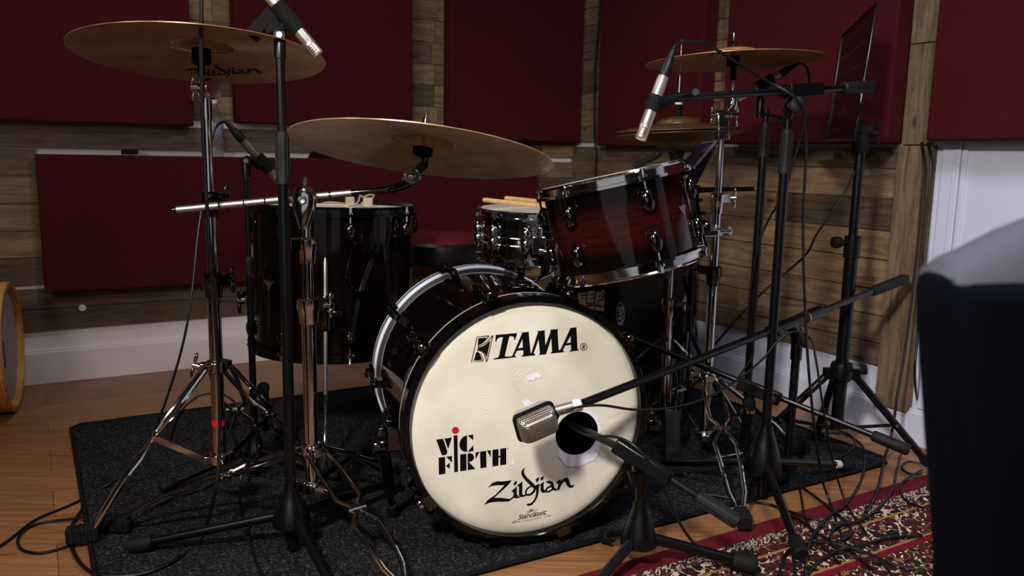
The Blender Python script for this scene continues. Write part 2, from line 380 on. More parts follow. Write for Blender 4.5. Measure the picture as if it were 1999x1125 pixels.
while z < 2.6: ra.append((z, z+.093, -4, 0, [-3+rnd.random()*.5, -1.8+rnd.random()*.06, -.82+rnd.random()*.05])); z += .095
cladding('plank_cladding', WA, DA, NA, ra, WL, rnd)
rb = [(.228, .302, 0, 1.85, [.7]), (.304, .394, 0, 1.85, [.5, 1.2]), (.396, .481, 0, 1.85, [.9, 1.71]), (.483, .581, 0, 1.85, [.8, 1.33]), (.583, .677, 0, 1.85, [.4, 1.02]), (.679, .781, 0, 1.85, [.3, 1.36]), (.783, .878, 0, 1.85, [.6]), (.880, .949, 0, 1.85, [.55, 1.3])]
z = .968
while z < 2.6: rb.append((z, z+.078, 0, .24, [])); rb.append((z, z+.078, .24, 1.85, [1.04])); z += .08
cladding('plank_cladding', WB, DB, NB, rb, WR, rnd)
def vplank(name, s0, s1, z0, z1, th, parent):
    bm = bm_new(); T = bm.verts.layers.float.new('tone'); fl = bm.loops.layers.uv.new('grain'); tn = 0.35+0.3*rnd.random()
    for q in box(bm, WB((s0+s1)/2, (z0+z1)/2, th/2+.001), (s1-s0)/2, th/2, (z1-z0)/2, DB, NB): q[T] = tn
    for f in bm.faces:
        for l in f.loops:
            r = l.vert.co-CO; l[fl].uv = (r.z+s0*17, r.dot(DB)+z0)
    return struct(name, bm, BOARDS, parent, smooth=0, bevel=.002)
vplank('upright_board', 1.858, 1.972, .105, .952, .034, WR)
vplank('upright_board', 1.864, 1.950, .956, 1.262, .028, WR)
vplank('upright_board', 1.864, 1.952, 1.265, 2.6, .028, WR)
# white boards and mouldings at the foot of both walls
bm = bm_new(); box(bm, WA(-2.0, .062, .010), 2.0, .010, .062, DA, NA); box(bm, WA(-2.0, .128, .007), 2.0, .007, .006, DA, NA); struct('baseboard_left', bm, WHITEP, smooth=0, bevel=.003)
bm = bm_new(); box(bm, WB(2.0, .054, .010), 1.98, .010, .054, DB, NB); box(bm, WB(2.0, .112, .007), 1.98, .007, .005, DB, NB); struct('baseboard_right', bm, WHITEW, smooth=0, bevel=.003)
bm = bm_new()
for s, w, th in ((2.010, .030, .008), (2.040, .016, .012), (2.062, .010, .008)): box(bm, WB(s, 1.36, th/2), w/2+.003, th/2, 1.24, DB, NB)
struct('trim_1', bm, WHITEW, smooth=0, bevel=.003)
# power cut-out in the lowest board is a pale round patch of wall
bm = bm_new(); lathe(bm, [(0, .0006), (.013, .0006), (.013, 0)], PL(161, 601, WA(0, 0, .019), NA), NA, 24); obj('board_hole', bm, WHITEP, WL)

# ------------------------------------------------------------------ acoustic panels
def panel(W_, D, N, s0, s1, z0, z1, th, label):
    t = thing('acoustic_panel', label, 'acoustic panel', W_((s0+s1)/2, z0, .02), 'maroon acoustic panels on the walls')
    bm = bm_new(); box(bm, W_((s0+s1)/2, (z0+z1)/2, .019+th/2), (s1-s0)/2, th/2, (z1-z0)/2, D, N)
    o = obj('fabric_wrap', bm, FABRIC, t, bevel=.008)
    return t
PT = .075
panel(WA, DA, NA, -3.1, -1.850, .985, 2.1, PT, 'large maroon fabric panel behind the upper left crash cymbal')
panel(WA, DA, NA, -1.689, -.929, 1.005, 2.1, PT, 'maroon fabric panel between the overhead microphone and the boom cymbal')
panel(WA, DA, NA, -.747, -.024, .966, 2.1, PT, 'maroon fabric panel touching the wall corner, above the boom cymbal')
a4 = panel(WA, DA, NA, -2.395, -.272, .361, .870, PT, 'long low maroon panel behind the floor tom and throne')
bm = bm_new(); box(bm, PL(253, 297, WA(0, 0, .06), NA), .028, .025, .009, DA, NA); obj('hook_strap', bm, MATTB, a4)
panel(WB, DB, NB, .320, 1.010, .948, 2.1, PT, 'maroon fabric panel behind the hi-hats, right of the wall corner')
panel(WB, DB, NB, 1.136, 1.859, .957, 2.1, PT, 'maroon fabric panel behind the music stand desk')
panel(WB, DB, NB, 1.988, 3.2, .966, 2.1, PT, 'maroon fabric panel at the far right above the armchair')
# bottle and black bag lying on the ledge of the low panel
q = PL(421, 303, WA(0, .870, .055), NA); q = WA((q-CO).dot(DA), .8705, .056)
t = thing('water_bottle', 'clear plastic water bottle standing on the low panel behind the chrome stand', 'bottle', q)
bm = bm_new(); lathe(bm, [(0, 0), (.030, 0), (.032, .006), (.032, .03), (.030, .036), (.032, .042), (.032, .075), (.030, .08), (.032, .085), (.032, .13), (.030, .15), (.018, .185), (.012, .20), (.012, .212), (0, .212)], q, seg=28); obj('bottle_body', bm, PLASTIC, t)
bm = bm_new(); lathe(bm, [(.0328, .085), (.0333, .086), (.0333, .128), (.0328, .129)], q, seg=28); obj('paper_label', bm, mat('pale_blue_label', (128, 130, 146), 0.6), t)
bm = bm_new(); lathe(bm, [(0, .228), (.0135, .228), (.0135, .208), (0, .208)], q, seg=20); obj('cap', bm, TAPE, t)
q = WA((PL(655, 305, WA(0, .9, .055), NA)-CO).dot(DA), .8705, .058)
bm = bm_new(); pts = [(0, .0), (.02, .03), (.06, .026), (.16, .020), (.22, .012), (.25, 0)]
ov = [q+DA*(x-.12)+UP*zz for x, zz in pts]
A_ = [bm.verts.new(p+NA*.03) for p in ov]; B_ = [bm.verts.new(p-NA*.02) for p in ov]
bm.faces.new(A_); bm.faces.new(B_[::-1])
for i in range(len(A_)): j = (i+1) % len(A_); bm.faces.new((A_[i], B_[i], B_[j], A_[j]))
obj('cloth_pouch', bm, CLOTHB, loc=q, bevel=.006, tag=('flat black pouch lying on the low panel behind the boom cymbal', 'pouch'))

# ------------------------------------------------------------------ carpet and rug
FC = Vector((1.161, 2.371, 0))
def flat(name, o, du, dv, lu, lv, th, m, tag, rad=.05):
    bm = bm_new(); pts = []
    for cx, cy, a0 in ((lu-rad, rad, -PI/2), (lu-rad, lv-rad, 0), (rad, lv-rad, PI/2), (rad, rad, PI)):
        for k in range(7): a = a0+k*PI/12; pts.append((cx+rad*math.cos(a), cy+rad*math.sin(a)))
    A = [bm.verts.new((x, y, th)) for x, y in pts]; B = [bm.verts.new((x, y, 0)) for x, y in pts]
    bm.faces.new(A); bm.faces.new(B[::-1])
    for i in range(len(A)): j = (i+1) % len(A); bm.faces.new((A[i], B[i], B[j], A[j]))
    ob = obj(name, bm, m, smooth=0, tag=tag)
    du = Vector(du); dv = Vector(dv); M = Matrix(((du.x, dv.x, 0, o[0]), (du.y, dv.y, 0, o[1]), (0, 0, 1, o[2]), (0, 0, 0, 1)))
    ob.matrix_world = M; return ob
cp = flat('drum_carpet', FC+DA*-2.13, DA, -DB, 2.13, 1.45, .009, CARPET, ('charcoal carpet mat lying under the drum kit', 'carpet'))
bm = bm_new()
ring = [(.03, .0, .01), (2.10, .0, .01), (2.13, .03, .01), (2.13, 1.42, .01), (2.10, 1.45, .01), (.03, 1.45, .01), (0, 1.42, .01), (0, .03, .01), (.03, 0, .01)]
tube(bm, ring, .006, 6); MW[cp] = cp.matrix_world.copy(); ed = obj('bound_edge', bm, MATTB, cp, local=True)
RC = PZ(1795, 935); 
flat('persian_rug', RC+DA*.235, -DA, DB, 2.6, 1.9, .007, RUG, ('red patterned persian rug with tangled cables on it', 'rug'), .012)

# ------------------------------------------------------------------ drums
def drum_frame(c, n, spin=0.0):                       # local z = drum axis
    n = Vector(n).normalized(); u = Vector((1, 0, 0)); u = (u-n*u.dot(n)).normalized(); v = n.cross(u)
    c = Vector(c); M = Matrix(((u.x, v.x, n.x, c.x), (u.y, v.y, n.y, c.y), (u.z, v.z, n.z, c.z), (0, 0, 0, 1)))
    return M @ Matrix.Rotation(spin, 4, 'Z')
def rotz(a, z=0): return Matrix.Rotation(a, 4, 'Z') @ Matrix.Translation((0, 0, z))

# ---- bass drum: axis level, front turned a little to the right
BA = 0.29
BX = Vector((math.cos(BA), math.sin(BA), 0)); BZ = Vector((math.sin(BA), -math.cos(BA), 0))
BC = Vector((.047, 1.777, .309))                      # centre of the front hoop's face
BM = Matrix(((BX.x, 0, BZ.x, BC.x), (BX.y, 0, BZ.y, BC.y), (0, 1, 0, BC.z), (0, 0, 0, 1)))
bass = thing('bass_drum', 'large dark burgundy bass drum with cream front head and printed lettering', 'bass drum', M=BM)
def add(parent, name, bm, m, **k): return obj(name, bm, m, parent, local=True, **k)
bm = bm_new(); lathe(bm, [(.2775, -.046), (.2775, -.480), (.268, -.480), (.268, -.046)], seg=96, closed=True); add(bass, 'shell', bm, DARKBURST)
def hoop(z0, z1, r0, r1): return lathe(bm_new(), [(r0, z0), (r1-.003, z0), (r1, z0+.003), (r1, z1-.003), (r1-.003, z1), (r0+.002, z1), (r0, z1-.002)], seg=96, closed=True)
add(bass, 'front_hoop', hoop(-.044, 0, .272, .288), GLOSSB)
add(bass, 'rear_hoop', hoop(-.530, -.486, .272, .288), mat('silver_hoop', (222, 224, 240), 0.4, 0.0))
bm = lathe(bm_new(), [(.2885, -.515), (.2885, -.503)], seg=96); add(bass, 'hoop_inlay', bm, GLOSSB)
bm = lathe(bm_new(), [(.272, -.052), (.2868, -.052), (.2878, -.049), (.2868, -.046), (.272, -.046)], seg=96); add(bass, 'front_collar', bm, mat('pale_steel', (205, 205, 208), 0.35, 0.4))
bm = lathe(bm_new(), [(.272, -.484), (.2825, -.484), (.2835, -.479), (.2825, -.474), (.272, -.474)], seg=96); add(bass, 'rear_collar', bm, STEEL)
bm = lathe(bm_new(), [(0, -.512), (.272, -.512)], seg=64); add(bass, 'batter_head', bm, HEADW)
HZ = -.014                                            # plane of the front head
def onhead(x, y, dz=0.0):                             # photo point -> local point on the front head
    p = PL(x, y, BM @ Vector((0, 0, HZ)), BZ); q = BM.inverted() @ p; return Vector((q.x, q.y, HZ+dz))
hc = onhead(1126, 846); HR = .0505
def edge_at(c, a, R=.272):                            # distance from c to the rim in direction a
    d = (math.cos(a), math.sin(a)); b = c.x*d[0]+c.y*d[1]; return -b+math.sqrt(b*b-(c.x**2+c.y**2-R*R))
bm = bm_new(); N_ = 120; rings = []
for t in (0, .06, .16, .3, .45, .6, .75, .88, .96, 1.0):
    R_ = []
    for k in range(N_):
        a = 2*PI*k/N_; L = edge_at(hc, a); r = HR+(L-HR)*t
        x, y = hc.x+math.cos(a)*r, hc.y+math.sin(a)*r; rr = math.hypot(x, y)
        z = HZ-max(0, (rr-.262))*.7
        if t > .3 and -.9 < (a if a < PI else a-2*PI) < .35: z += .0022*math.sin(a*11+.6)*math.sin(PI*min(1, (t-.3)/.7))
        R_.append(bm.verts.new((x, y, z)))
    rings.append(R_)
for A, B in zip(rings, rings[1:]):
    for k in range(N_): bm.faces.new((A[k], A[(k+1) % N_], B[(k+1) % N_], B[k]))
fh = add(bass, 'front_head', bm, KITHEAD)
def headpart(name, bm, m, lab=None):
    o = obj(name, bm, m, fh, local=True, smooth=0)
    if lab: o['label'] = lab
    return o
bm = lathe(bm_new(), [(HR, HZ+.0012), (HR+.0012, HZ+.0012), (HR+.0012, HZ-.004), (HR-.001, HZ-.004)], seg=64, closed=True); bm.transform(Matrix.Translation((hc.x, hc.y, 0))); headpart('port_rim', bm, MATTB)
# torn paper left by an old reinforcement ring
def torn(cx, cy, pts, dz=.0012):
    bm = bm_new(); poly_flat(bm, [onhead(x, y, dz) for x, y in pts]); return bm
rr = random.Random(4); ptsA = []
for k in range(40):
    a = math.radians(-142+k*(215/39)); r = HR+.0015; ptsA.append((a, r))
outer = []
for k in range(40):
    a = math.radians(-142+k*(215/39)); d = math.degrees(a)
    w = .006+.022*max(0, math.sin(math.radians((d+142)*180/125))**.7 if -141 < d < -20 else 0)+rr.random()*.006
    outer.append((a, HR+w))
bm = bm_new(); I = [bm.verts.new((hc.x+math.cos(a)*r, hc.y+math.sin(a)*r, HZ+.0011)) for a, r in ptsA]; O = [bm.verts.new((hc.x+math.cos(a)*r, hc.y+math.sin(a)*r, HZ+.0016)) for a, r in outer]
for k in range(39): bm.faces.new((I[k], I[k+1], O[k+1], O[k]))
headpart('torn_paper', bm, TORN, 'white torn fibre ring around the port hole')
headpart('torn_paper', torn(0, 0, [(1029, 736), (1035, 731), (1040, 732), (1047, 728), (1057, 734), (1052, 739), (1045, 738), (1041, 743), (1036, 741), (1031, 744)]), TORN, 'small white torn patch')
headpart('torn_paper', torn(0, 0, [(1017, 781), (1023, 783), (1028, 779), (1036, 785), (1046, 788), (1044, 800), (1026, 800), (1023, 790)]), TORN, 'small white torn patch')
headpart('torn_paper', torn(0, 0, [(997, 903), (1001, 899), (1004, 905), (999, 909)]), TORN, 'tiny white torn flake')
bm = bm_new()                                         # wrinkled residue left by glue
for k in range(26):
    x = 1002+rr.random()*60; y = 712+rr.random()*70
    if math.hypot(x-1040, (y-770)) < 26: continue
    tube(bm, [onhead(x+i*3, y+math.sin(i*1.3+k)*2.5, .0002) for i in range(4)], .0007, 5)
for k in range(22):
    y = 770+k*6; tube(bm, [onhead(948+i*3+rr.random()*2, y+math.sin(i+k), .0002) for i in range(3)], .0006, 5)
headpart('glue_residue', bm, KITHEAD)['kind'] = 'stuff'

def decal(name, polys, sc, ox, oy, m, lab, dz=.0008):
    bm = bm_new()
    for pl in polys: poly_flat(bm, [onhead(ox+x/sc, oy+y/sc, dz) for x, y in pl])
    return headpart(name, bm, m, lab)
def ell(cx, cy, rx, ry, n=28): return [(cx+rx*math.cos(2*PI*k/n), cy+ry*math.sin(2*PI*k/n)) for k in range(n)]
def ringp(cx, cy, rx, ry, w, n=28):
    a = ell(cx, cy, rx, ry, n)+[(cx+rx, cy)]; return stroke2(a, w)
tama = [[(482, 243), (780, 216), (768, 262), (745, 264), (725, 260), (668, 258), (578, 270), (530, 277), (500, 297), (485, 335), (476, 340)],
        [(780, 216), (752, 312), (738, 310), (740, 285), (722, 262), (690, 256)], [(482, 243), (476, 340), (488, 334), (504, 296), (520, 268)],
        [(585, 262), (672, 255), (608, 535), (612, 548), (520, 552), (528, 535)], [(528, 535), (512, 556), (455, 572), (448, 585), (762, 552), (762, 540), (720, 540), (640, 546), (610, 540), (600, 530)],
        [(848, 222), (858, 290), (778, 462), (752, 510), (745, 530), (762, 542), (762, 552), (690, 560), (715, 530)], [(790, 430), (865, 418), (865, 452), (775, 462)],
        [(850, 222), (942, 215), (944, 245), (967, 490), (975, 505), (870, 528), (862, 440)], [(868, 515), (848, 530), (843, 545), (1030, 525), (1028, 508), (1005, 498), (965, 492)], [(843, 210), (946, 199), (938, 228), (853, 235)],
        [(1066, 215), (1084, 290), (1012, 492), (985, 505), (975, 505)], [(1064, 188), (1169, 178), (1161, 208), (1070, 214)], [(1069, 205), (1163, 195), (1174, 390), (1186, 505), (1098, 514), (1092, 430)], [(1098, 498), (1085, 521), (1184, 511), (1190, 490)],
        [(1170, 398), (1248, 196), (1260, 275), (1190, 490), (1178, 470)], [(1242, 170), (1349, 160), (1341, 192), (1249, 202)], [(1247, 192), (1342, 182), (1360, 460), (1268, 484), (1258, 300)], [(1270, 468), (1244, 501), (1428, 481), (1430, 462), (1415, 455), (1360, 452)],
        [(1518, 162), (1528, 245), (1440, 412), (1412, 458), (1375, 464)], [(1462, 360), (1530, 348), (1532, 380), (1440, 392)], [(1517, 152), (1606, 142), (1620, 442), (1533, 455), (1526, 300)], [(1513, 148), (1609, 136), (1603, 162), (1520, 168)], [(1535, 445), (1508, 476), (1640, 458), (1632, 440), (1615, 432)]]
tama += ringp(1707, 408, 48, 48, 8)+stroke2([(1692, 440), (1698, 378)], 12)+stroke2(curve2([(1698, 382), (1722, 384), (1726, 398), (1716, 408), (1694, 410)], 4), 10)+stroke2([(1706, 408), (1720, 438)], 12)
tama += [[(240, 290), (352, 278), (335, 310), (292, 350), (230, 385)], [(222, 445), (240, 418), (300, 402), (360, 362), (408, 320), (356, 556), (330, 502), (290, 466)], [(212, 478), (255, 508), (280, 550), (288, 590), (176, 600)]]
for s_ in ([(388, 256), (222, 270), (146, 618), (306, 602)], [(306, 602), (300, 560), (275, 515), (222, 478)], [(222, 462), (262, 462), (315, 498), (345, 575), (362, 598), (442, 250)], [(442, 250), (405, 290), (360, 345), (310, 372), (240, 408)], [(240, 408), (244, 380), (300, 350), (350, 305), (388, 256)]): tama += stroke2(curve2(s_, 3) if len(s_) > 4 else s_, 11)
decal('maker_logo', tama, 7.139, 900, 620, BLK_PRINT, 'bold black serif letters TAMA with a square mark')
vic = [[(200, 358), (325, 342), (405, 575), (392, 632), (305, 648)], [(350, 340), (488, 320), (418, 530)], [(520, 285), (588, 277), (598, 945), (533, 957)],
       [(765, 280), (700, 303), (655, 350), (628, 420), (628, 490), (655, 545), (700, 576), (765, 582)], [(775, 283), (878, 265), (878, 372)], [(778, 582), (880, 462), (880, 568)],
       [(245, 690), (362, 675), (368, 982), (250, 1002)], [(380, 672), (488, 658), (488, 778)], [(380, 842), (448, 778), (448, 893)],
       [(638, 632), (750, 617), (756, 920), (640, 940)], [(775, 612), (830, 608), (875, 630), (893, 670), (888, 715), (850, 755), (790, 770), (776, 765)], [(776, 762), (796, 770), (918, 895), (778, 917)],
       [(920, 592), (992, 582), (922, 720)], [(1003, 580), (1115, 565), (1120, 865), (1010, 884)], [(1130, 565), (1198, 552), (1198, 683)],
       [(1230, 548), (1340, 532), (1340, 832), (1230, 852)], [(1370, 528), (1480, 512), (1482, 810), (1372, 828)], [(1335, 657), (1375, 652), (1375, 680), (1335, 684)]]+ringp(1507, 522, 11, 14, 5)
decal('stick_maker_logo', vic, 9.378, 830, 820, BLK_PRINT, 'black stencil letters VIC FIRTH')
decal('stick_maker_dot', [ell(553, 190, 64, 63)], 9.378, 830, 820, RED_PRINT, 'red dot over the letter i')
zil = [[(178, 418), (250, 345), (320, 320), (430, 320), (552, 302), (500, 372), (400, 465), (275, 578), (390, 578), (470, 592), (530, 596), (590, 540), (600, 560), (545, 610), (500, 635), (420, 638), (320, 638), (220, 650), (120, 685), (180, 610), (300, 530), (440, 380), (330, 378), (240, 390)],
       [(580, 350), (630, 305), (632, 350), (598, 392)], [(548, 472), (632, 400), (630, 520), (662, 560), (640, 582), (600, 585), (578, 560), (582, 500)], [(635, 385), (720, 320), (716, 520), (745, 545), (720, 565), (690, 560), (664, 540), (666, 400)], [(640, 575), (690, 545), (700, 562), (640, 584)],
       [(762, 105), (742, 150), (752, 205), (800, 270), (880, 340), (925, 390), (930, 420), (905, 440), (850, 390), (770, 310), (715, 240), (700, 190), (710, 150), (735, 120)],
       [(925, 290), (980, 250), (980, 295), (945, 342)], [(900, 400), (985, 350), (975, 480), (960, 560), (920, 630), (870, 690), (810, 705), (785, 690), (800, 672), (850, 665), (905, 610), (930, 540), (937, 450)],
       [(1000, 270), (1052, 232), (1050, 280), (1012, 312)], [(975, 390), (1055, 320), (1052, 440), (1085, 470), (1060, 500), (1020, 492), (1003, 460), (1008, 390)], [(1085, 330), (1150, 305), (1200, 335), (1225, 425), (1275, 440), (1250, 466), (1200, 460), (1178, 430), (1160, 360), (1110, 345)],
       [(1248, 328), (1320, 285), (1328, 330), (1325, 380), (1300, 450), (1280, 464), (1266, 440), (1285, 370)], [(1318, 330), (1360, 280), (1420, 258), (1450, 290), (1470, 370), (1500, 385), (1545, 365), (1510, 415), (1460, 422), (1420, 392), (1400, 332), (1370, 322), (1322, 382)]]
zil += stroke2(curve2([(885, 385), (815, 420), (775, 475), (790, 530), (850, 522), (902, 472), (922, 415)], 5), [18+i*.6 for i in range(31)])
zil += stroke2(curve2([(1185, 385), (1110, 425), (1092, 468), (1130, 482), (1195, 445)], 5), 26)+stroke2([(720, 555), (790, 525)], 26)+stroke2([(1070, 490), (1105, 470)], 22)
decal('cymbal_maker_logo', zil, 8.036, 930, 900, BLK_PRINT, 'black flowing script Zildjian')
star = []
for k in range(8):
    a = k*PI/4+.1; star += stroke2([(860+10*math.cos(a), 778+10*math.sin(a)), (860+(44 if k % 2 else 34)*math.cos(a), 778+38*math.sin(a))], [9, 2])
star += stroke2([(780, 795), (850, 782), (970, 758)], 4)+stroke2([(555, 972), (640, 925)], 5)+stroke2([(555, 972), (690, 947)], 6)+stroke2([(1085, 838), (1172, 858), (1045, 878)], 5)+stroke2([(770, 835), (840, 800)], 5)+stroke2([(910, 800), (960, 808)], 5)
decal('series_logo_rays', star, 8.036, 930, 900, BLK_PRINT, 'small black starburst and lines')

def text_bm(txt, size, shear=0.0, bold=0.0, space=1.0):
    c = bpy.data.curves.new('lettering', 'FONT'); c.body = txt; c.size = size; c.shear = shear; c.align_x = 'CENTER'; c.align_y = 'CENTER'; c.offset = bold; c.space_character = space
    o = bpy.data.objects.new('lettering', c); COL.objects.link(o); bpy.context.view_layer.update()
    me = bpy.data.meshes.new_from_object(o.evaluated_get(bpy.context.evaluated_depsgraph_get())); bm = bm_new(); bm.from_mesh(me)
    bpy.data.objects.remove(o); bpy.data.curves.remove(c); bpy.data.meshes.remove(me); return bm
def headtext(name, txt, x, y, x2, y2, size, shear, lab, bold=0.0):
    a, b = onhead(x, y, .0009), onhead(x2, y2, .0009); ang = math.atan2(b.y-a.y, b.x-a.x); m = (a+b)/2
    bm = text_bm(txt, size, shear, bold); bm.transform(Matrix.Translation(m) @ Matrix.Rotation(ang, 4, 'Z')); return headpart(name, bm, BLK_PRINT, lab)
headtext('series_logo', 'Starclassic', 1010, 1011, 1065, 1000, .0165, .45, 'small black script Starclassic', .0001)
headtext('series_logo_line', 'A DIVISION OF TAMA DRUMS', 1018, 1018, 1058, 1010, .0034, 0, 'tiny black line of capitals')

# claws, rods and lugs round both hoops
def claw_bm(s):                                       # s=+1 front, -1 rear; built at angle 0 (local +x)
    z = 0 if s > 0 else -.53; d = -1 if s > 0 else 1
    bm = bm_new(); prof = [(.2745, z+s*.0035), (.293, z+s*.0035), (.297, z+d*.004), (.297, z+d*.040), (.2925, z+d*.052), (.2895, z+d*.052), (.2895, z-d*.0), (.2745, z-d*.0)]
    R = []
    for w in (-.017, .017): R.append([bm.verts.new((x, w*(1 if i not in (2, 3) else .8), zz)) for i, (x, zz) in enumerate(prof)])
    n = len(prof)
    for i in range(n): j = (i+1) % n; bm.faces.new((R[0][i], R[0][j], R[1][j], R[1][i]))
    bm.faces.new(R[0]); bm.faces.new(R[1][::-1])
    lathe(bm, [(0, 0), (.010, 0), (.0115, .004), (.0115, .026), (.009, .031), (0, .031)], (.302, 0, z+d*.020), (0, 0, d), 16)
    return bm
def rod_bm(s):
    z = 0 if s > 0 else -.53; d = -1 if s > 0 else 1; bm = bm_new()
    lathe(bm, [(0, 0), (.0035, 0), (.0035, .075), (0, .075)], (.302, 0, z+d*.045), (0, 0, d), 8); lathe(bm, [(0, -.012), (.005, -.012), (.005, 0), (.0075, .002), (.0075, .006), (0, .006)], (.302, 0, z+d*.018), (0, 0, d), 8); return bm
def lug_bm(s):
    z = 0 if s > 0 else -.53; d = -1 if s > 0 else 1; bm = bm_new()
    lathe(bm, [(.0001, 0), (.008, .001), (.011, .008), (.0125, .022), (.012, .04), (.008, .052), (.0001, .055)], (.299, 0, z+d*.105), (0, 0, d), 16); box(bm, (.284, 0, z+d*.132), .008, .010, .018); return bm
for s in (1, -1):
    cl = add(bass, 'claw', claw_bm(s), DCHROME); rd = obj('tension_rod', rod_bm(s), CHROME, cl, local=True); lg = add(bass, 'lug', lug_bm(s), DCHROME)
    for k in range(1, 10):
        a = k*PI/5
        if s > 0 and k == 5: dup(lg, bass, Matrix.Rotation(a, 4, 'Z')); continue
        dup(cl, bass, Matrix.Rotation(a, 4, 'Z')); dup(lg, bass, Matrix.Rotation(a, 4, 'Z'))
    
# two front spurs
for sgn in (-1, 1):
    bm = bm_new(); ang = PI+.12 if sgn < 0 else -.12
    c = Vector((.286*math.cos(ang), .286*math.sin(ang), -.075))
    box(bm, c+Vector((sgn*.012, 0, 0)), .018, .026, .028); lathe(bm, [(0, 0), (.016, 0), (.018, .004), (.018, .028), (.016, .032), (0, .032)], c+Vector((sgn*.03, -.012, .02)), (sgn, 0, 0), 20)
    lathe(bm, [(0, 0), (.012, 0), (.012, .04), (0, .04)], c+Vector((sgn*.036, -.022, -.02)), (0, 1, 0), 16)
    br = add(bass, 'spur_bracket', bm, DCHROME, bevel=.003)
    top = c+Vector((sgn*.036, .005, 0)); fw = BM.inverted() @ Vector((-.285, 1.93, .018)); foot = Vector((-sgn*fw.x, fw.y, fw.z))
    bm = bm_new(); tube(bm, [top, top.lerp(foot, .62)], .0125, 14); tube(bm, [top.lerp(foot, .5), top.lerp(foot, .94)], .0085, 12); sp = add(bass, 'spur', bm, DCHROME)
    bm = bm_new(); tube(bm, [top.lerp(foot, .88), foot], [.013, .017], 14); obj('rubber_foot', bm, RUBBER, sp, local=True)
# tom-less mount plate on top of the shell
bm = bm_new(); box(bm, (.02, .282, -.14), .032, .007, .02); lathe(bm, [(0, 0), (.02, 0), (.02, .012), (.012, .016), (0, .016)], (.02, .283, -.14), (0, 1, 0), 20); add(bass, 'mount_plate', bm, DCHROME, bevel=.003)

# ---- tom drums
def tomdrum(name, label, cat, c, n, R, h, shell_m, hoop_m, nl, m_lug, head_m, rim=.019, spin=0.0, burst=True, lugs=None, hoopw=.012):
    """c = centre of the top rim; shell hangs down -z"""
    t = thing(name, label, cat, M=drum_frame(c, n, spin))
    L = [(R, -.022), (R, -.05), (R, -h*.5), (R, -h+.04), (R, -h+.018), (R-.008, -h+.018), (R-.008, -.022)]
    if burst:
        zz = [-.022-(h-.04)*k/24 for k in range(25)]; prof = [(R, z) for z in zz]; bb = [math.sin(PI*k/24)**1.2 for k in range(25)]
        bm = lathe(bm_new(), prof+[(R-.008, zz[-1]), (R-.008, zz[0])], seg=72, closed=True, burst=bb+[0, 0])
    else: bm = lathe(bm_new(), L, seg=72, closed=True)
    add(t, 'shell', bm, shell_m)
    def rimb(z, s):
        w = hoopw; pr = [(R+.002, z), (R+w, z), (R+w+.0018, z-s*.003), (R+w, z-s*.006), (R+w-.002, z-s*.006), (R+w-.002, z-s*rim), (R+w+.006, z-s*(rim+.001)), (R+w+.006, z-s*(rim+.007)), (R+.003, z-s*(rim+.007)), (R+.003, z-s*.004)]
        return lathe(bm_new(), pr, seg=72, closed=True)
    add(t, 'top_hoop', rimb(0, 1), hoop_m); add(t, 'bottom_hoop', rimb(-h+.0, -1), hoop_m)
    add(t, 'batter_head', lathe(bm_new(), [(0, -.012), (R-.006, -.012), (R+.002, -.014), (R+.0035, -.021)], seg=64), head_m)
    add(t, 'resonant_head', lathe(bm_new(), [(0, -h+.012), (R-.004, -h+.012), (R+.003, -h+.02)], seg=64), CLEARH)
    def lug(zc, s):
        bm = bm_new(); ball(bm, (R+.011, 0, zc), 1, (.013, .015, .026), 18); box(bm, (R+.001, 0, zc), .003, .010, .018); return bm
    def rod(zc, s):
        bm = bm_new(); z0 = 0 if s > 0 else -h; tube(bm, [(R+.014, 0, z0-s*.008), (R+.014, 0, zc)], .0027, 8); lathe(bm, [(0, 0), (.005, 0), (.005, .014), (0, .014)], (R+.014, 0, z0-s*.014), (0, 0, s), 8); lathe(bm, [(0, 0), (.0085, 0), (.0085, .005), (0, .005)], (R+.014, 0, z0-s*.019), (0, 0, s), 12)
        box(bm, (R+.011, 0, z0-s*(rim+.004)), .009, .011, .004); return bm
    for s, zc in ((1, -.022-.045), (-1, -h+.022+.045)):
        l0 = add(t, 'lug', lug(zc, s), m_lug); r0 = obj('tension_rod', rod(zc, s), CHROME, l0, local=True)
        angs = lugs or [2*PI*k/nl for k in range(nl)]
        l0.matrix_basis = Matrix.Rotation(angs[0], 4, 'Z')
        for a in angs[1:]: dup(l0, t, Matrix.Rotation(a, 4, 'Z'))
    return t
rtn = Vector((-.229, .040, .970)).normalized(); RT = P(1191, 341, 1.885)
tom = tomdrum('rack_tom', 'tilted burgundy burst rack tom mounted above the bass drum', 'tom drum', RT, rtn, .158, .222, BURST, CHROME, 6, DCHROME, HEADW, spin=math.radians(-14))
# badge and mounting bracket on the right rear of the shell
bm = bm_new(); a = math.radians(-22); cb = Vector((.1585*math.cos(a), .1585*math.sin(a), -.105)); tx = Vector((-math.sin(a), math.cos(a), 0)); nx = Vector((math.cos(a), math.sin(a), 0))
poly_flat(bm, [cb+nx*.0008+tx*x+Vector((0, 0, z)) for x, z in ((-.019, .008), (.019, .008), (.013, 0), (.006, -.006), (0, -.02), (-.006, -.006), (-.013, 0))]); add(tom, 'badge', bm, STEEL, smooth=0)
bm = bm_new(); a = math.radians(20); nx = Vector((math.cos(a), math.sin(a), 0)); tx = Vector((-math.sin(a), math.cos(a), 0))
box(bm, nx*.180+Vector((0, 0, -.12)), .006, .016, .085, nx, tx); box(bm, nx*.172+Vector((0, 0, -.03)), .012, .028, .007, nx, tx); box(bm, nx*.172+Vector((0, 0, -.20)), .012, .028, .007, nx, tx)
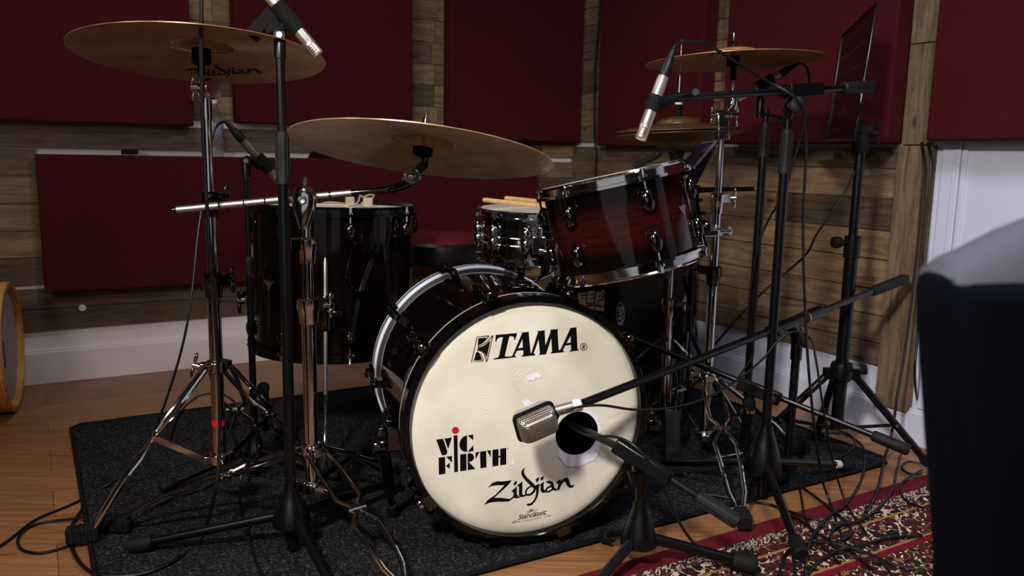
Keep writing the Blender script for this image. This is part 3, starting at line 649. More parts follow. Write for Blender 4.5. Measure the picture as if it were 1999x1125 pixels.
lathe(bm, [(0, 0), (.017, 0), (.019, .006), (.017, .016), (0, .018)], nx*.186+Vector((0, 0, -.165)), nx, 20); add(tom, 'suspension_mount', bm, DCHROME, bevel=.002)
bm = bm_new()
for z in (-.07, -.10, -.13): box(bm, nx*.190+Vector((0, 0, z)), .004, .02, .004, nx, tx)
add(tom, 'mount_clip', bm, CHROME)

FT = Vector((-.543, 2.505, .745)); FH = .44
ftom = tomdrum('floor_tom', 'large black floor tom with laces and damper gels on its head', 'tom drum', FT, (.01, .016, 1), .238, FH, DARKBURST, GLOSSB, 8, DCHROME, HEADW, burst=False, spin=math.radians(22), hoopw=.014)
for k, ang in enumerate((-83, 171, 38)):
    a = math.radians(ang-22); nx = Vector((math.cos(a), math.sin(a), 0)); tx = Vector((-math.sin(a), math.cos(a), 0))
    bm = bm_new(); box(bm, nx*.252+Vector((0, 0, -.29)), .016, .024, .045, nx, tx); lathe(bm, [(0, -.05), (.017, -.05), (.019, -.045), (.019, .045), (.017, .05), (0, .05)], nx*.264+Vector((0, 0, -.29)), (0, 0, 1), 20)
    box(bm, nx*.285+tx*.026+Vector((0, 0, -.29)), .004, .02, .009, nx, tx); add(ftom, 'leg_bracket', bm, DCHROME, bevel=.003)
    b0 = FT.z
    p = nx*.272
    bm = bm_new(); tube(bm, [p+Vector((0, 0, -.135)), p+Vector((0, 0, -.15)), p+Vector((0, 0, -.52))], [.002, .006, .006], 12); lg = add(ftom, 'leg', bm, KNURL)
    bm = bm_new(); tube(bm, spline([p+Vector((0, 0, -.5)), p+Vector((0, 0, -.58)), p+nx*.03+Vector((0, 0, -.655)), p+nx*.075+Vector((0, 0, -.705))], 5), .0058, 12); obj('lower_rod', bm, CHROME, lg, local=True)
    bm = bm_new(); tube(bm, [p+nx*.068+Vector((0, 0, -.695)), p+nx*.085+Vector((0, 0, -.725))], [.012, .015], 14); obj('rubber_foot', bm, RUBBER, lg, local=True)
bm = bm_new(); a = math.radians(-128-22); nx = Vector((math.cos(a), math.sin(a), 0)); tx = Vector((-math.sin(a), math.cos(a), 0)); cb = nx*.2387+Vector((0, 0, -.225))
poly_flat(bm, [cb+tx*x+Vector((0, 0, z)) for x, z in ((-.026, .01), (.026, .01), (.018, .002), (.008, -.006), (0, -.026), (-.008, -.006), (-.018, .002))]); add(ftom, 'badge', bm, STEEL, smooth=0)
# things lying on the floor tom
FZ = .745-.011
def fth(x, y): return PZ(x, y, FZ)
bm = bm_new(); tube(bm, spline([fth(620, 401), fth(640, 397)+UP*.003, fth(668, 399)+UP*.003, fth(690, 402)+UP*.004, fth(700, 400)+UP*.012, fth(704, 394)+UP*.03, fth(708, 397)+UP*.02, fth(722, 397)+UP*.028, fth(730, 398)+UP*.026, fth(722, 401)+UP*.016, fth(706, 402)+UP*.008, fth(716, 405)+UP*.004], 6), .0028, 8)
tube(bm, spline([fth(618, 402)+UP*.003, fth(650, 402)+UP*.003, fth(680, 404)+UP*.003], 5), .0028, 8)
obj('lace', bm, LACE, loc=fth(680, 401), tag=('cream lace lying in loops on the floor tom head', 'lace'))
for x, y, lab in ((683, 402, 'small damper gel standing on the floor tom, left of the lace loop'), (718, 404, 'small damper gel under the lace loop on the floor tom')):
    p = fth(x, y); bm = bm_new(); box(bm, p+UP*.014, .014, .009, .014, (1, .3, .0), (0, 1, .2)); obj('damper_gel', bm, GEL, loc=p, bevel=.004, tag=(lab, 'damper gel', 'damper gels on the floor tom'))

# ---- snare
SN = PZ(1046, 406, .735); SN = Vector((P(1046, 406, 2.62).x, 2.62, P(1046, 406, 2.62).z))
sn = tomdrum('snare_drum', 'chrome snare drum with two drumsticks lying on its white head', 'snare drum', SN, (0, -.02, 1), .172, .165, mat('polished_steel', (150, 146, 142), 0.1, 1.0), CHROME, 10, CHROME, HEADW, burst=False, spin=math.radians(8), hoopw=.010)
bm = bm_new(); 
for z in (-.06, -.083, -.106): lathe(bm, [(.172, z-.004), (.1755, z-.002), (.1755, z+.002), (.172, z+.004)], seg=72)
add(sn, 'shell_bead', bm, CHROME)
bm = bm_new(); a = math.radians(-96); nx = Vector((math.cos(a), math.sin(a), 0)); tx = Vector((-math.sin(a), math.cos(a), 0)); box(bm, nx*.186+Vector((0, 0, -.095)), .012, .02, .026, nx, tx); lathe(bm, [(0, 0), (.009, 0), (.009, .03), (0, .03)], nx*.20+Vector((0, 0, -.07)), (0, 0, 1), 14); lathe(bm, [(0, 0), (.011, 0), (.007, .02), (.006, .045), (0, .045)], nx*.195+Vector((0, 0, -.115)), tx, 14); add(sn, 'strainer', bm, CHROME, bevel=.002)
def stick(p0, p1, lab):
    p0 = Vector(p0); p1 = Vector(p1); d = (p1-p0).normalized(); L = .40
    bm = bm_new(); lathe(bm, [(0, 0), (.004, .0005), (.0066, .003), (.0073, .008), (.0073, .29), (.005, .36), (.0033, .388), (.004, .392), (.0052, .397), (.0052, .403), (.0035, .409), (0, .411)], p0, d, 18)
    return obj('drumstick', bm, HICK, loc=p0, tag=(lab, 'drumstick', 'drumsticks on the snare drum'))
zt = SN.z+.008
a = P(942, 390, 2.53); b = P(1053, 409, 2.58); a.z = zt+.019; b.z = zt+.001; stick(a, b, 'front drumstick resting across the snare, lower and longer in view')
a = P(985, 388, 2.60); b = P(1052, 399, 2.66); a.z = zt+.022; b.z = zt+.010; stick(a, b, 'rear drumstick resting across the snare, nearer the red panel')
# snare stand
st = thing('snare_stand', 'black and chrome snare stand holding the chrome snare drum', 'drum stand', (SN.x, SN.y, .009))
bm = bm_new(); tube(bm, [(SN.x, SN.y, .12), (SN.x, SN.y, SN.z-.24)], .0125, 14); obj('centre_tube', bm, CHROME, st)
for k in range(3):
    a = k*2*PI/3-PI/2+.15; d = Vector((math.cos(a), math.sin(a), 0)); c = Vector((SN.x, SN.y, 0))
    bm = bm_new(); tube(bm, [c+UP*(SN.z-.235), c+d*.06+UP*(SN.z-.22), c+d*.178+UP*(SN.z-.175), c+d*.192+UP*(SN.z-.14)], .0065, 10); ar = obj('basket_arm', bm, CHROME, st)
    bm = bm_new(); tube(bm, [c+d*.172+UP*(SN.z-.179), c+d*.190+UP*(SN.z-.170), c+d*.193+UP*(SN.z-.13)], .0125, 12); obj('rubber_grip', bm, RUBBER, ar)
    a += .9; d = Vector((math.cos(a), math.sin(a), 0)); bm = bm_new(); tube(bm, [c+UP*.36, c+d*.24+UP*.03], .008, 10); lg = obj('leg', bm, CHROME, st)
    bm = bm_new(); tube(bm, [c+d*.235+UP*.034, c+d*.26+UP*.012], .013, 10); obj('rubber_foot', bm, RUBBER, lg)

# ---- throne
TH = Vector((P(868, 460, 2.95).x, 2.95, 0)); zt = P(868, 460, 2.95).z
t = thing('drum_throne', 'round drum stool with red velvet top and black vinyl side', 'stool', TH+UP*.009)
bm = bm_new(); lathe(bm, [(0, zt+.006), (.12, zt+.006), (.165, zt-.004), (.172, zt-.014)], TH, seg=56); obj('seat_top', bm, REDV, t)
bm = bm_new(); lathe(bm, [(.172, zt-.014), (.182, zt-.024), (.184, zt-.05), (.178, zt-.085), (.16, zt-.10), (0, zt-.10)], TH, seg=56); obj('seat_cushion', bm, BLKV, t)
bm = bm_new(); lathe(bm, [(0, zt-.10), (.016, zt-.10), (.016, .2), (0, .2)], TH, seg=18); obj('post', bm, CHROME, t)
for k in range(3):
    a = 2*PI*k/3+.4; d = Vector((math.cos(a), math.sin(a), 0)); bm = bm_new(); tube(bm, [TH+UP*.34, TH+d*.26+UP*.03], .010, 10); lg = obj('leg', bm, CHROME, t)
    bm = bm_new(); tube(bm, [TH+d*.25+UP*.038, TH+d*.275+UP*.012], .014, 10); obj('rubber_foot', bm, RUBBER, lg)

# ---- cymbals
def cymbal_mesh(R, bell, rise, th=.0012, bellr=.068, n=72):
    pr = []; ra = []
    for k in range(15):
        r = R*k/14; pr.append((max(r, .006) if k == 0 else r, 0))
    def h(r):
        if r < bellr: return rise+bell*math.sqrt(max(0, 1-(r/bellr)**2*.98))*.9
        return rise*(1-((r-bellr)/(R-bellr))**1.35)
    rs = [.006]+[bellr*x for x in (.25, .45, .62, .76, .87, .95, 1.0, 1.06)]+[bellr*1.06+(R-bellr*1.06)*k/12 for k in range(1, 13)]
    top = [(r, h(r)) for r in rs]; bot = [(r, h(r)-th) for r in rs[::-1]]
    return lathe(bm_new(), top+bot, seg=n, closed=True, rad=True)
def cymbal(name, label, c, n, R, m, bell=.018, rise=.022, spin=0.0):
    M = drum_frame(c, n, spin); t = thing(name, label, 'cymbal', M=M)
    return t, obj('bow', cymbal_mesh(R, bell, rise), m, t, local=True)
kk = .266/.254; V0 = Vector((0, 0, HC)); C1 = V0+(Vector((-.659, 1.778, 1.090))-V0)*kk; N1 = Vector((-.015, .131, .991)).normalized()
cy1, bow1 = cymbal('crash_cymbal', 'bronze crash cymbal with black script underneath, highest at left', C1, N1, .266, CYM2, .026)
def oncym(x, y, C, N, R, rise=.022, bellr=.068, M=None, off=.0022):
    p = PL(x, y, C+N*.008, N)
    for _ in range(4):
        q = (M.inverted() @ p); r = math.hypot(q.x, q.y); h = rise*(1-(max(0, r-bellr)/(R-bellr))**1.35); p = PL(x, y, C+N*(h-off), N)
    return M.inverted() @ p
bm = bm_new()
def zx(x, y): return 352+(x-120)*(162/1425), 163-14.0-(620-y)*(20/420)+(x-120)*.002
for pl in zil:
    poly_flat(bm, [oncym(*zx(x, y), C1, N1, .266, M=MW[cy1]) for x, y in pl])
lo = obj('script_logo', bm, BLK_PRINT, bow1, local=True, smooth=0); lo['label'] = 'black flowing script Zildjian'
kk = .275/.267; C2 = V0+(Vector((-.187, 1.697, .901))-V0)*kk; N2 = Vector((.082, .197, .977)).normalized()
cy2, bow2 = cymbal('ride_cymbal', 'large bronze cymbal tilted on the chrome boom arm, centre of the kit', C2, N2, .275, CYM, .026, .024)
kk = .241/.229; C3 = V0+(Vector((.572, 2.244, 1.154))-V0)*kk; N3 = Vector((-.046, .017, .999)).normalized()
cy3, _ = cymbal('crash_cymbal', 'bronze crash cymbal high at right, nearest the music stand', C3, N3, .241, CYM2)
HH = P(1325, 256, 2.5)
cy4, _ = cymbal('hi_hat_cymbal', 'upper hi-hat cymbal of the pair at right, bell upward', HH+UP*.002, Vector((-.05, .0, 1)), .186, CYM3, .024, .020)
cy5, _ = cymbal('hi_hat_cymbal', 'lower hi-hat cymbal of the pair at right, bell downward', HH-UP*.010, Vector((.05, -.02, -1)), .186, CYM3, .024, .026)
for c in (cy4, cy5): c['group'] = 'pair of hi-hat cymbals'

# ------------------------------------------------------------------ chrome hardware
def vline(x, y, Y): p = P(x, y, Y); return Vector((p.x, p.y, 0))      # foot of a vertical pole
def zat(y, q):                                        # height on the vertical line through q that is seen at image row y
    lo, hi = -0.3, 2.6
    for _ in range(40):
        m = (lo+hi)/2; r = Vector((q.x, q.y, m-HC)); yy = CY+F*(-(XR.y*r.x+YF.y*r.y+ZU.y*r.z))/((XR.z*r.x+YF.z*r.y+ZU.z*r.z))*-1
        if yy > y: lo = m
        else: hi = m
    return (lo+hi)/2
def part_tube(name, pts, r, m, t, seg=16): return obj(name, tube(bm_new(), pts, r, seg), m, t)
def vtube(name, q, z0, z1, r, m, t, seg=18): return part_tube(name, [q+UP*z0, q+UP*z1], r, m, t, seg)
def wing(t, p, d, m=CHROME, s=1.0, name='wing_nut'):
    d = Vector(d).normalized(); bm = bm_new(); lathe(bm, [(0, 0), (.008*s, 0), (.007*s, .016*s), (0, .018*s)], p, d, 14)
    w = Vector((0, 0, 1)); w = (w-d*w.dot(d)).normalized()
    for sg in (-1, 1): ball(bm, Vector(p)+d*.013*s+w*sg*.017*s, 1, (.0045*s, .0075*s, .014*s), 12, Matrix((d, w.cross(d), w)).transposed())
    return obj(name, bm, m, t)
def clamp(t, q, z, r, side=(1, 0, 0), m=CHROME, name='height_clamp', wg=True):
    bm = bm_new(); s = Vector(side).normalized()
    lathe(bm, [(r, -.042), (r*1.25, -.042), (r*1.45, -.012), (r*1.6, -.008), (r*1.6, .012), (r*1.3, .016), (r, .016)], q+UP*z, (0, 0, 1), 22)
    box(bm, q+UP*(z+.002)+s*r*1.9, r*.9, r*.9, .012, s, UP.cross(s)); o = obj(name, bm, m, t)
    if wg: wing(o, q+UP*(z+.002)+s*r*2.7, s, m)
    return o
def braced_leg(t, q, zc, foot, kink=.46, gap=.030, rr=.0056, m=CHROME, collar_r=.022):
    """double-braced leg: two bent rods from collar to foot, pinched together at the rivet"""
    foot = Vector(foot); d = (foot-q); d.z = 0; L = d.length; d.normalize(); n = UP.cross(d)
    a = q+d*collar_r+UP*zc; f = foot+UP*.03-d*.02
    k = a.lerp(f, kink)+UP*.012
    bm = bm_new()
    for sg in (-1, 1):
        pts = [a+n*sg*gap*.8, a.lerp(k, .35)+n*sg*gap, a.lerp(k, .82)+n*sg*gap, k-(k-a).normalized()*.012+n*sg*gap*.35, k+(f-k).normalized()*.014+n*sg*gap*.35, k.lerp(f, .2)+n*sg*gap*1.1, k.lerp(f, .5)+n*sg*gap*1.0+UP*.010, k.lerp(f, .82)+n*sg*gap*.8+UP*.006, f+n*sg*gap*.25]
        tube(bm, pts, rr, 8)
    o = obj('leg', bm, m, t)
    bm = bm_new(); lathe(bm, [(0, -.022), (.006, -.022), (.006, .022), (0, .022)], k, n, 10); obj('rivet', bm, m, o)
    bm = bm_new(); c = foot+UP*.022; box(bm, c+d*.004, .034, .016, .017, d, n)
    for j in range(4): box(bm, c+d*(-.021+j*.0155), .004, .0175, .019, d, n)
    obj('rubber_foot', bm, RUBBER, o, bevel=.004); return o, k
def straight_brace(t, a, b, m=CHROME, name='brace'):
    d = (b-a).normalized(); bm = bm_new(); s = d.cross(UP).normalized(); box(bm, (a+b)/2, (b-a).length/2, .0012, .0065, d, s); return obj(name, bm, m, t)
def hub(t, q, z, r, m=CHROME, name='tripod_collar', arms=()):
    bm = bm_new(); lathe(bm, [(0, -.014), (r, -.014), (r*1.25, -.010), (r*1.25, .012), (r, .016), (0, .016)], q+UP*z, (0, 0, 1), 22)
    for d in arms: d = Vector(d).normalized(); box(bm, q+UP*z+d*(r*1.3), r*.55, .013, .010, d, UP.cross(d))
    return obj(name, bm, m, t, bevel=.0015)

# ---- left cymbal stand
YL = 1.86; q = vline(420, 650, YL); f1 = Vector((-1.0, 1.80, .009)); f2 = Vector((q.x+.17, q.y+.28, .009)); f3 = Vector((q.x-.03, q.y+.34, .009))
f1 = PZ(166, 1050, .02); f1.z = .009
SL = thing('cymbal_stand', 'straight chrome cymbal stand holding the high left crash cymbal', 'cymbal stand', q+UP*.009)
z1, z2, z3, zb, zc = zat(545, q), zat(388, q), zat(170, q), zat(905, q), zat(716, q)
vtube('lower_tube', q, zb, z1, .0150, CHROME, SL); vtube('middle_tube', q, z1-.02, z2, .0120, CHROME, SL); vtube('upper_tube', q, z2-.02, z3-.02, .0098, CHROME, SL)
clamp(SL, q, z1, .0148, (.95, -.3, 0), DCHROME); clamp(SL, q, z2, .0118, (.95, -.3, 0), DCHROME)
bm = bm_new(); lathe(bm, [(0, -.018), (.020, -.018), (.024, -.010), (.024, .010), (.020, .018), (0, .018)], q+UP*z3+Vector((.008, 0, -.004)), (.8, -.6, 0), 24); lathe(bm, [(.0125, -.07), (.0125, -.03), (.010, 0)], q+UP*z3, (0, 0, 1), 16)
tl = obj('tilter', bm, CHROME, SL, bevel=.001); wing(tl, q+UP*z3+Vector((-.012, -.01, 0)), (-1, -.2, 0))
top = C1-N1*.004
part_tube('cymbal_rod', [q+UP*(z3-.01), top-N1*.03, top+N1*.075], .0042, CHROME, SL, 10)
bm = bm_new(); lathe(bm, [(0, -.020), (.008, -.045), (.008, -.02), (.018, -.02), (.020, -.017), (.020, .012), (0, .012)], C1+N1*.004, N1, 22); obj('felt_and_sleeve', bm, CLOTHB, SL)
bm = bm_new(); lathe(bm, [(.0075, -.10), (.0075, -.04), (.005, -.04)], C1, N1, 14); obj('rod_sleeve', bm, CHROME, SL)
hub(SL, q, zc, .0190, CHROME, 'tripod_collar', [f1-q, f2-q, f3-q]); hb = hub(SL, q, zb+.012, .0185, CHROME, 'lower_collar', [f1-q, f2-q, f3-q])
wing(hb, q+UP*(zc+.002)+Vector((-.035, -.01, 0)), (-1, -.2, .3))
for f in (f1, f2, f3):
    o, k = braced_leg(SL, q, zc, f); d = (f-q); d.z = 0; d.normalize(); straight_brace(SL, q+d*.03+UP*(zb+.01), k-UP*.006)
bm = lathe(bm_new(), [(.0152, 0), (.0157, 0), (.0157, .014), (.0152, .014)], q+UP*zat(830, q)); obj('red_tape', bm, RED_PRINT, SL)

# ---- boom cymbal stand
Y2 = 1.80; q = vline(604, 700, Y2)
SB = thing('boom_cymbal_stand', 'chrome boom cymbal stand with teardrop tilter in front of the floor tom', 'cymbal stand', q+UP*.009)
g1 = PZ(232, 1030, .02); g1.z = .009; g2 = PZ(796, 1172, .01); g2.z = .009; g3 = Vector((q.x+.12, q.y+.36, .009))
z1, z2, zb, zc = zat(595, q), zat(478, q), zat(950, q), zat(878, q)
vtube('lower_tube', q, zb-.01, z1, .0155, CHROME, SB); vtube('upper_tube', q, z1-.02, z2, .0122, CHROME, SB); vtube('neck_tube', q, z2-.01, zat(425, q), .0095, CHROME, SB)
clamp(SB, q, z1, .0155, (1, -.25, 0)); clamp(SB, q, z2, .0128, (-.9, -.5, 0)); 
pc = P(594, 388, Y2-.035)                              # teardrop housing
bm = bm_new(); R_ = []
dz = (q+UP*zat(442, q)-pc); dz = Vector((dz.x*.3, 0, dz.z)); L = dz.length; dn = dz.normalized(); sx = Vector((1, 0, 0)); sx = (sx-dn*sx.dot(dn)).normalized(); sy = dn.cross(sx)
prof = [(-.030, .004, .5), (-.027, .014, .75), (-.018, .0225, .9), (-.004, .0262, 1), (.010, .0262, 1), (.025, .023, 1), (.040, .0185, .95), (.052, .0145, .9), (.060, .0125, .85), (.064, .010, .8)]
for h, w, tt in prof: R_.append([bm.verts.new(pc+dn*h+sx*math.cos(2*PI*k/28)*w+sy*math.sin(2*PI*k/28)*.016*tt) for k in range(28)])
for A, B in zip(R_, R_[1:]):
    for k in range(28): bm.faces.new((A[k], A[(k+1) % 28], B[(k+1) % 28], B[k]))
bm.faces.new(R_[0]); bm.faces.new(R_[-1]); th = obj('tilter_housing', bm, CHROME, SB, smooth=60)
bm = lathe(bm_new(), [(0, 0), (.0085, 0), (.0095, .002), (.0095, .006), (.006, .008), (0, .006)], pc+dn*.003-sy*.015 if sy.y > 0 else pc+dn*.003+sy*.015, (.15, -1, .1), 18); obj('pivot_bolt', bm, STEEL, th)
part_tube('key_bolt', [pc-dn*.028, pc-dn*.040+sx*.002, pc-dn*.045+sx*.003], .0042, STEEL, th, 8)
BL = P(331, 411, 1.775); BR = P(742, 371, 1.815); bd = (BR-BL).normalized(); bl_ = (BR-BL).length
def bp(px): t_ = (px-331)/(742-331); return BL.lerp(BR, t_)
bm = bm_new(); edges = [345, 427, 430, 473, 476, 516, 519, 610, 655, 685]
for a, b in ((345, 426), (429, 474), (477, 515), (518, 641), (645, 685)): tube(bm, [bp(a), bp(b)], .0080, 18)
kb = obj('boom_arm', bm, KNURL, SB); kb['label'] = 'knurled steel boom arm'
bm = bm_new(); tube(bm, [bp(331), bp(334), bp(346)], [.005, .0068, .0068], 14); tube(bm, [bp(345), bp(690)], .0068, 12); tube(bm, [bp(685), bp(742)], .0062, 14); obj('boom_core', bm, DCHROME, kb)
TB = P(803, 344, 1.79)
bm = bm_new(); tube(bm, spline([bp(738), bp(742)+bd*.02, P(783, 364, 1.80), TB-UP*.010], 6), [.0085]*8+[.011]*11, 16); kn = obj('curved_neck', bm, DCHROME, kb)
bm = bm_new(); lathe(bm, [(0, -.017), (.016, -.017), (.0195, -.012), (.0195, .012), (.016, .017), (0, .017)], TB, (.25, -1, .1), 26); ball(bm, TB+Vector((.004, -.018, 0)), .008, seg=14); tk = obj('ratchet_tilter', bm, CHROME, SB, bevel=.001)
cb = C2-N2*.012
bm = bm_new(); tube(bm, spline([TB+Vector((.010, 0, .008)), TB+Vector((.024, -.004, .022)), P(829, 318, C2.y+.03), P(829, 300, C2.y+.01)], 6), [.010]*18+[.008], 14); lathe(bm, [(0, -.008), (.009, -.008), (.009, .008), (0, .008)], TB+Vector((.020, -.012, .018)), (.25, -1, .1), 14); obj('tilter_arm', bm, DCHROME, tk)
top = P(829, 300, C2.y+.01); 
bm = bm_new(); tube(bm, [top, C2-N2*.006], .0075, 14); lathe(bm, [(0, -.006), (.019, -.006), (.021, -.003), (.021, .010), (0, .010)], C2, N2, 24); obj('felt_and_sleeve', bm, CLOTHB, SB)
part_tube('cymbal_rod', [C2, C2+N2*.072, C2+N2*.09], [.0045, .0045, .003], CHROME, SB, 10)
bm = lathe(bm_new(), [(0, 0), (.007, 0), (.009, .006), (.007, .03), (0, .03)], C2+N2*.044, N2, 16); obj('wing_nut', bm, CHROME, SB)
hub(SB, q, zc, .0195, CHROME, 'tripod_collar', [g1-q, g2-q, g3-q]); hub(SB, q, zb, .019, CHROME, 'lower_collar', [g1-q, g2-q, g3-q])
for f, kk_ in ((g1, .42), (g2, .5), (g3, .46)):
    o, k = braced_leg(SB, q, zc, f, kk_, gap=.028); d = (f-q); d.z = 0; d.normalize(); straight_brace(SB, q+d*.03+UP*(zb+.004), k-UP*.006)
bm = lathe(bm_new(), [(.0157, 0), (.0162, 0), (.0162, .008), (.0157, .008)], q+UP*zat(894, q)); obj('red_tape', bm, RED_PRINT, SB)

# ---- right cymbal stand with the tom clamp
YR = 2.37; q = vline(1393, 530, YR); C3b = C3
SR = thing('cymbal_stand', 'chrome cymbal stand at right carrying the rack tom clamp and a crash cymbal', 'cymbal stand', q+UP*.009)
zc, zb, z1, z2, zt = zat(735, q), zat(850, q), zat(530, q), zat(388, q), zat(250, q)
vtube('lower_tube', q, zb, z1, .0150, CHROME, SR); vtube('middle_tube', q, z1-.02, z2, .0120, CHROME, SR); vtube('upper_tube', q, z2-.02, zt, .0098, CHROME, SR)
clamp(SR, q, z1, .0148, (-1, -.2, .1), DCHROME); clamp(SR, q, z2, .0125, (1, -.2, 0), CHROME)
pc = P(1412, 228, YR-.01)
bm = bm_new(); box(bm, pc-UP*.028, .017, .014, .036, (1, 0, .08), (0, 1, 0)); lathe(bm, [(0, -.022), (.012, -.022), (.012, .022), (0, .022)], pc+UP*.006, (1, 0, 0), 18); tl = obj('tilter', bm, CHROME, SR, bevel=.004)
wing(tl, pc+Vector((.022, 0, .006)), (1, 0, 0), CHROME, 1.2); wing(tl, pc+Vector((-.022, 0, .006)), (-1, 0, 0), CHROME, .9)
rb = C3-N3*.12
part_tube('cymbal_rod', [pc+UP*.01, C3-N3*.11, C3, C3+N3*.075, C3+N3*.078], [.0085, .0072, .004, .0035, .002], CHROME, SR, 12)
bm = lathe(bm_new(), [(0, -.014), (.013, -.014), (.015, -.008), (.015, .010), (0, .012)], C3-N3*.115, (.2, 0, 1), 18); obj('rod_clamp', bm, CHROME, SR)
bm = lathe(bm_new(), [(0, -.05), (.008, -.05), (.008, -.012), (.018, -.010), (.018, .016), (0, .016)], C3, N3, 20); obj('felt_and_sleeve', bm, CLOTHB, SR)
bm = lathe(bm_new(), [(0, .04), (.008, .04), (.010, .046), (.005, .056), (0, .056)], C3, N3, 18); obj('wing_nut', bm, DCHROME, SR)
h1 = PZ(1448, 1018, .02); h1.z = .009; h2 = Vector((q.x+.30, q.y+.06, .009)); h3 = Vector((q.x-.14, q.y+.28, .009))
hub(SR, q, zc, .0190, CHROME, 'tripod_collar', [h1-q, h2-q, h3-q]); hub(SR, q, zb, .0185, CHROME, 'lower_collar', [h1-q, h2-q, h3-q])
wing(SR, q+UP*zc+Vector((-.035, -.01, .008)), (-1, 0, .1))
for f in (h1, h2, h3):
    o, k = braced_leg(SR, q, zc, f, .45, gap=.026); d = (f-q); d.z = 0; d.normalize(); straight_brace(SR, q+d*.03+UP*zb, k-UP*.006)
# tom clamp and arm
tcz = zat(455, q); ux = (P(1424, 452, YR-.03)-P(1345, 457, YR-.12)).normalized()
tc = thing('tom_clamp', 'silver clamp gripping the right cymbal stand and holding the rack tom', 'clamp', q+UP*tcz)
bc = P(1388, 453, YR-.055); bm = bm_new(); box(bm, bc, .062, .026, .0115, ux, (0, 1, 0)); cj = obj('clamp_jaw', bm, STEEL, tc, bevel=.004)
fr = -UP.cross(ux); fr = fr.normalized(); fr = fr if fr.y < 0 else -fr
bm = bm_new(); box(bm, bc+fr*.0262-ux*.022, .020, .0008, .0065, ux, fr); obj('recess', bm, MATTB, cj, smooth=0)
for tx_, sz, off, zz in (('FastClamp', .011, .030, .004), ('TAMA', .010, .030, -.006)):
    b_ = text_bm(tx_, sz, .25, .0003); mm = Matrix((ux, UP, -fr)).transposed() if False else Matrix((ux, fr.cross(ux)*-1 if (fr.cross(ux)).z < 0 else fr.cross(ux), fr)).transposed(); b_.transform(Matrix.Translation(bc+fr*.0268+ux*off+UP*zz) @ mm.to_4x4()); obj('clamp_lettering', b_, BLK_PRINT, cj, smooth=0)
bm = lathe(bm_new(), [(0, 0), (.006, 0), (.006, .014), (0, .014)], q+Vector((.03, -.04, tcz+.01)), UP, 12); obj('clamp_bolt', bm, STEEL, cj)
a0 = bc-ux*.06; tb_ = MW[tom] @ Vector((.205*math.cos(math.radians(20)), .205*math.sin(math.radians(20)), -.165))
part_tube('hinge_arm', [tb_, tb_.lerp(a0, .5)+UP*.004, a0], .009, DCHROME, tc, 12)
bm = lathe(bm_new(), [(0, -.013), (.012, -.013), (.012, .013), (0, .013)], a0-UP*.001, (.3, -1, 0), 18); obj('hinge_bolt', bm, STEEL, tc)

# ---- hi-hat stand
q = vline(1312, 700, 2.50)
q = Vector((HH.x-.004, HH.y, 0))
SH = thing('hi_hat_stand', 'chrome hi-hat stand with pull rod standing behind the rack tom', 'hi-hat stand', q+UP*.009)
vtube('pull_rod', q, .12, zat(78, q), .0032, CHROME, SH, 10)
zs = HH.z-.045
vtube('upper_tube', q, .45, zs-.02, .0100, CHROME, SH); vtube('lower_tube', q, .10, .47, .0135, CHROME, SH); clamp(SH, q, .46, .0135, (1, 0, 0))
bm = lathe(bm_new(), [(0, -.05), (.010, -.05), (.016, -.045), (.020, -.03), (.024, -.02), (.024, -.004), (.018, 0), (.018, .010), (0, .010)], q+UP*zs, UP, 22); st_ = obj('cymbal_seat', bm, MATTB, SH)
bm = lathe(bm_new(), [(0, 0), (.010, 0), (.011, .004), (.011, .022), (0, .022)], q+UP*(HH.z+.040), UP, 18); lathe(bm, [(.008, .022), (.011, .024), (.011, .036), (0, .036)], q+UP*(HH.z+.040), UP, 18); cl_ = obj('clutch', bm, MATTB, SH)
bm = lathe(bm_new(), [(0, 0), (.011, 0), (.011, .006), (0, .006)], q+UP*(HH.z+.077), UP, 18); obj('clutch_ring', bm, TAPE, cl_)
part_tube('wing_nut', [q+UP*(HH.z+.088)+Vector((.006, -.004, 0)), q+UP*(HH.z+.11)+Vector((.018, -.006, 0))], .0035, CHROME, cl_, 8)
for (xa, ya, xb, yb) in ((1334, 540, 1362, 665), (1300, 545, 1292, 690), (1318, 545, 1309, 800)):
    a, b = P(xa, ya, q.y-.04), P(xb, yb, q.y-.06); d = (b-a).normalized(); n = Vector((1, 0, 0)); bm = bm_new(); box(bm, (a+b)/2, (b-a).length/2, .0055 if xa != 1318 else .003, .003, d, n); obj('leg_strut', bm, CHROME, SH)
bm = bm_new()
for sg in (-1, 1): tube(bm, [P(1311+sg*9, 690, q.y-.07), P(1311+sg*4, 715, q.y-.08), P(1311+sg*10, 740, q.y-.09), P(1311+sg*9, 800, q.y-.10), P(1311+sg*11, 880, q.y-.10)], .003, 8)
obj('pedal_frame', bm, CHROME, SH)
a, b = P(1312, 800, q.y-.10), PZ(1312, 902, .012); bm = bm_new(); box(bm, (a+b)/2, (b-a).length/2, .024, .006, b-a, (1, 0, 0)); obj('footboard', bm, BLACK, SH, bevel=.004)
for a in (.3, 2.3):
    d = Vector((math.cos(a), math.sin(a), 0)); part_tube('leg', [q+UP*.36, q+d*.18+UP*.2, q+d*.30+UP*.025], .006, CHROME, SH, 10)

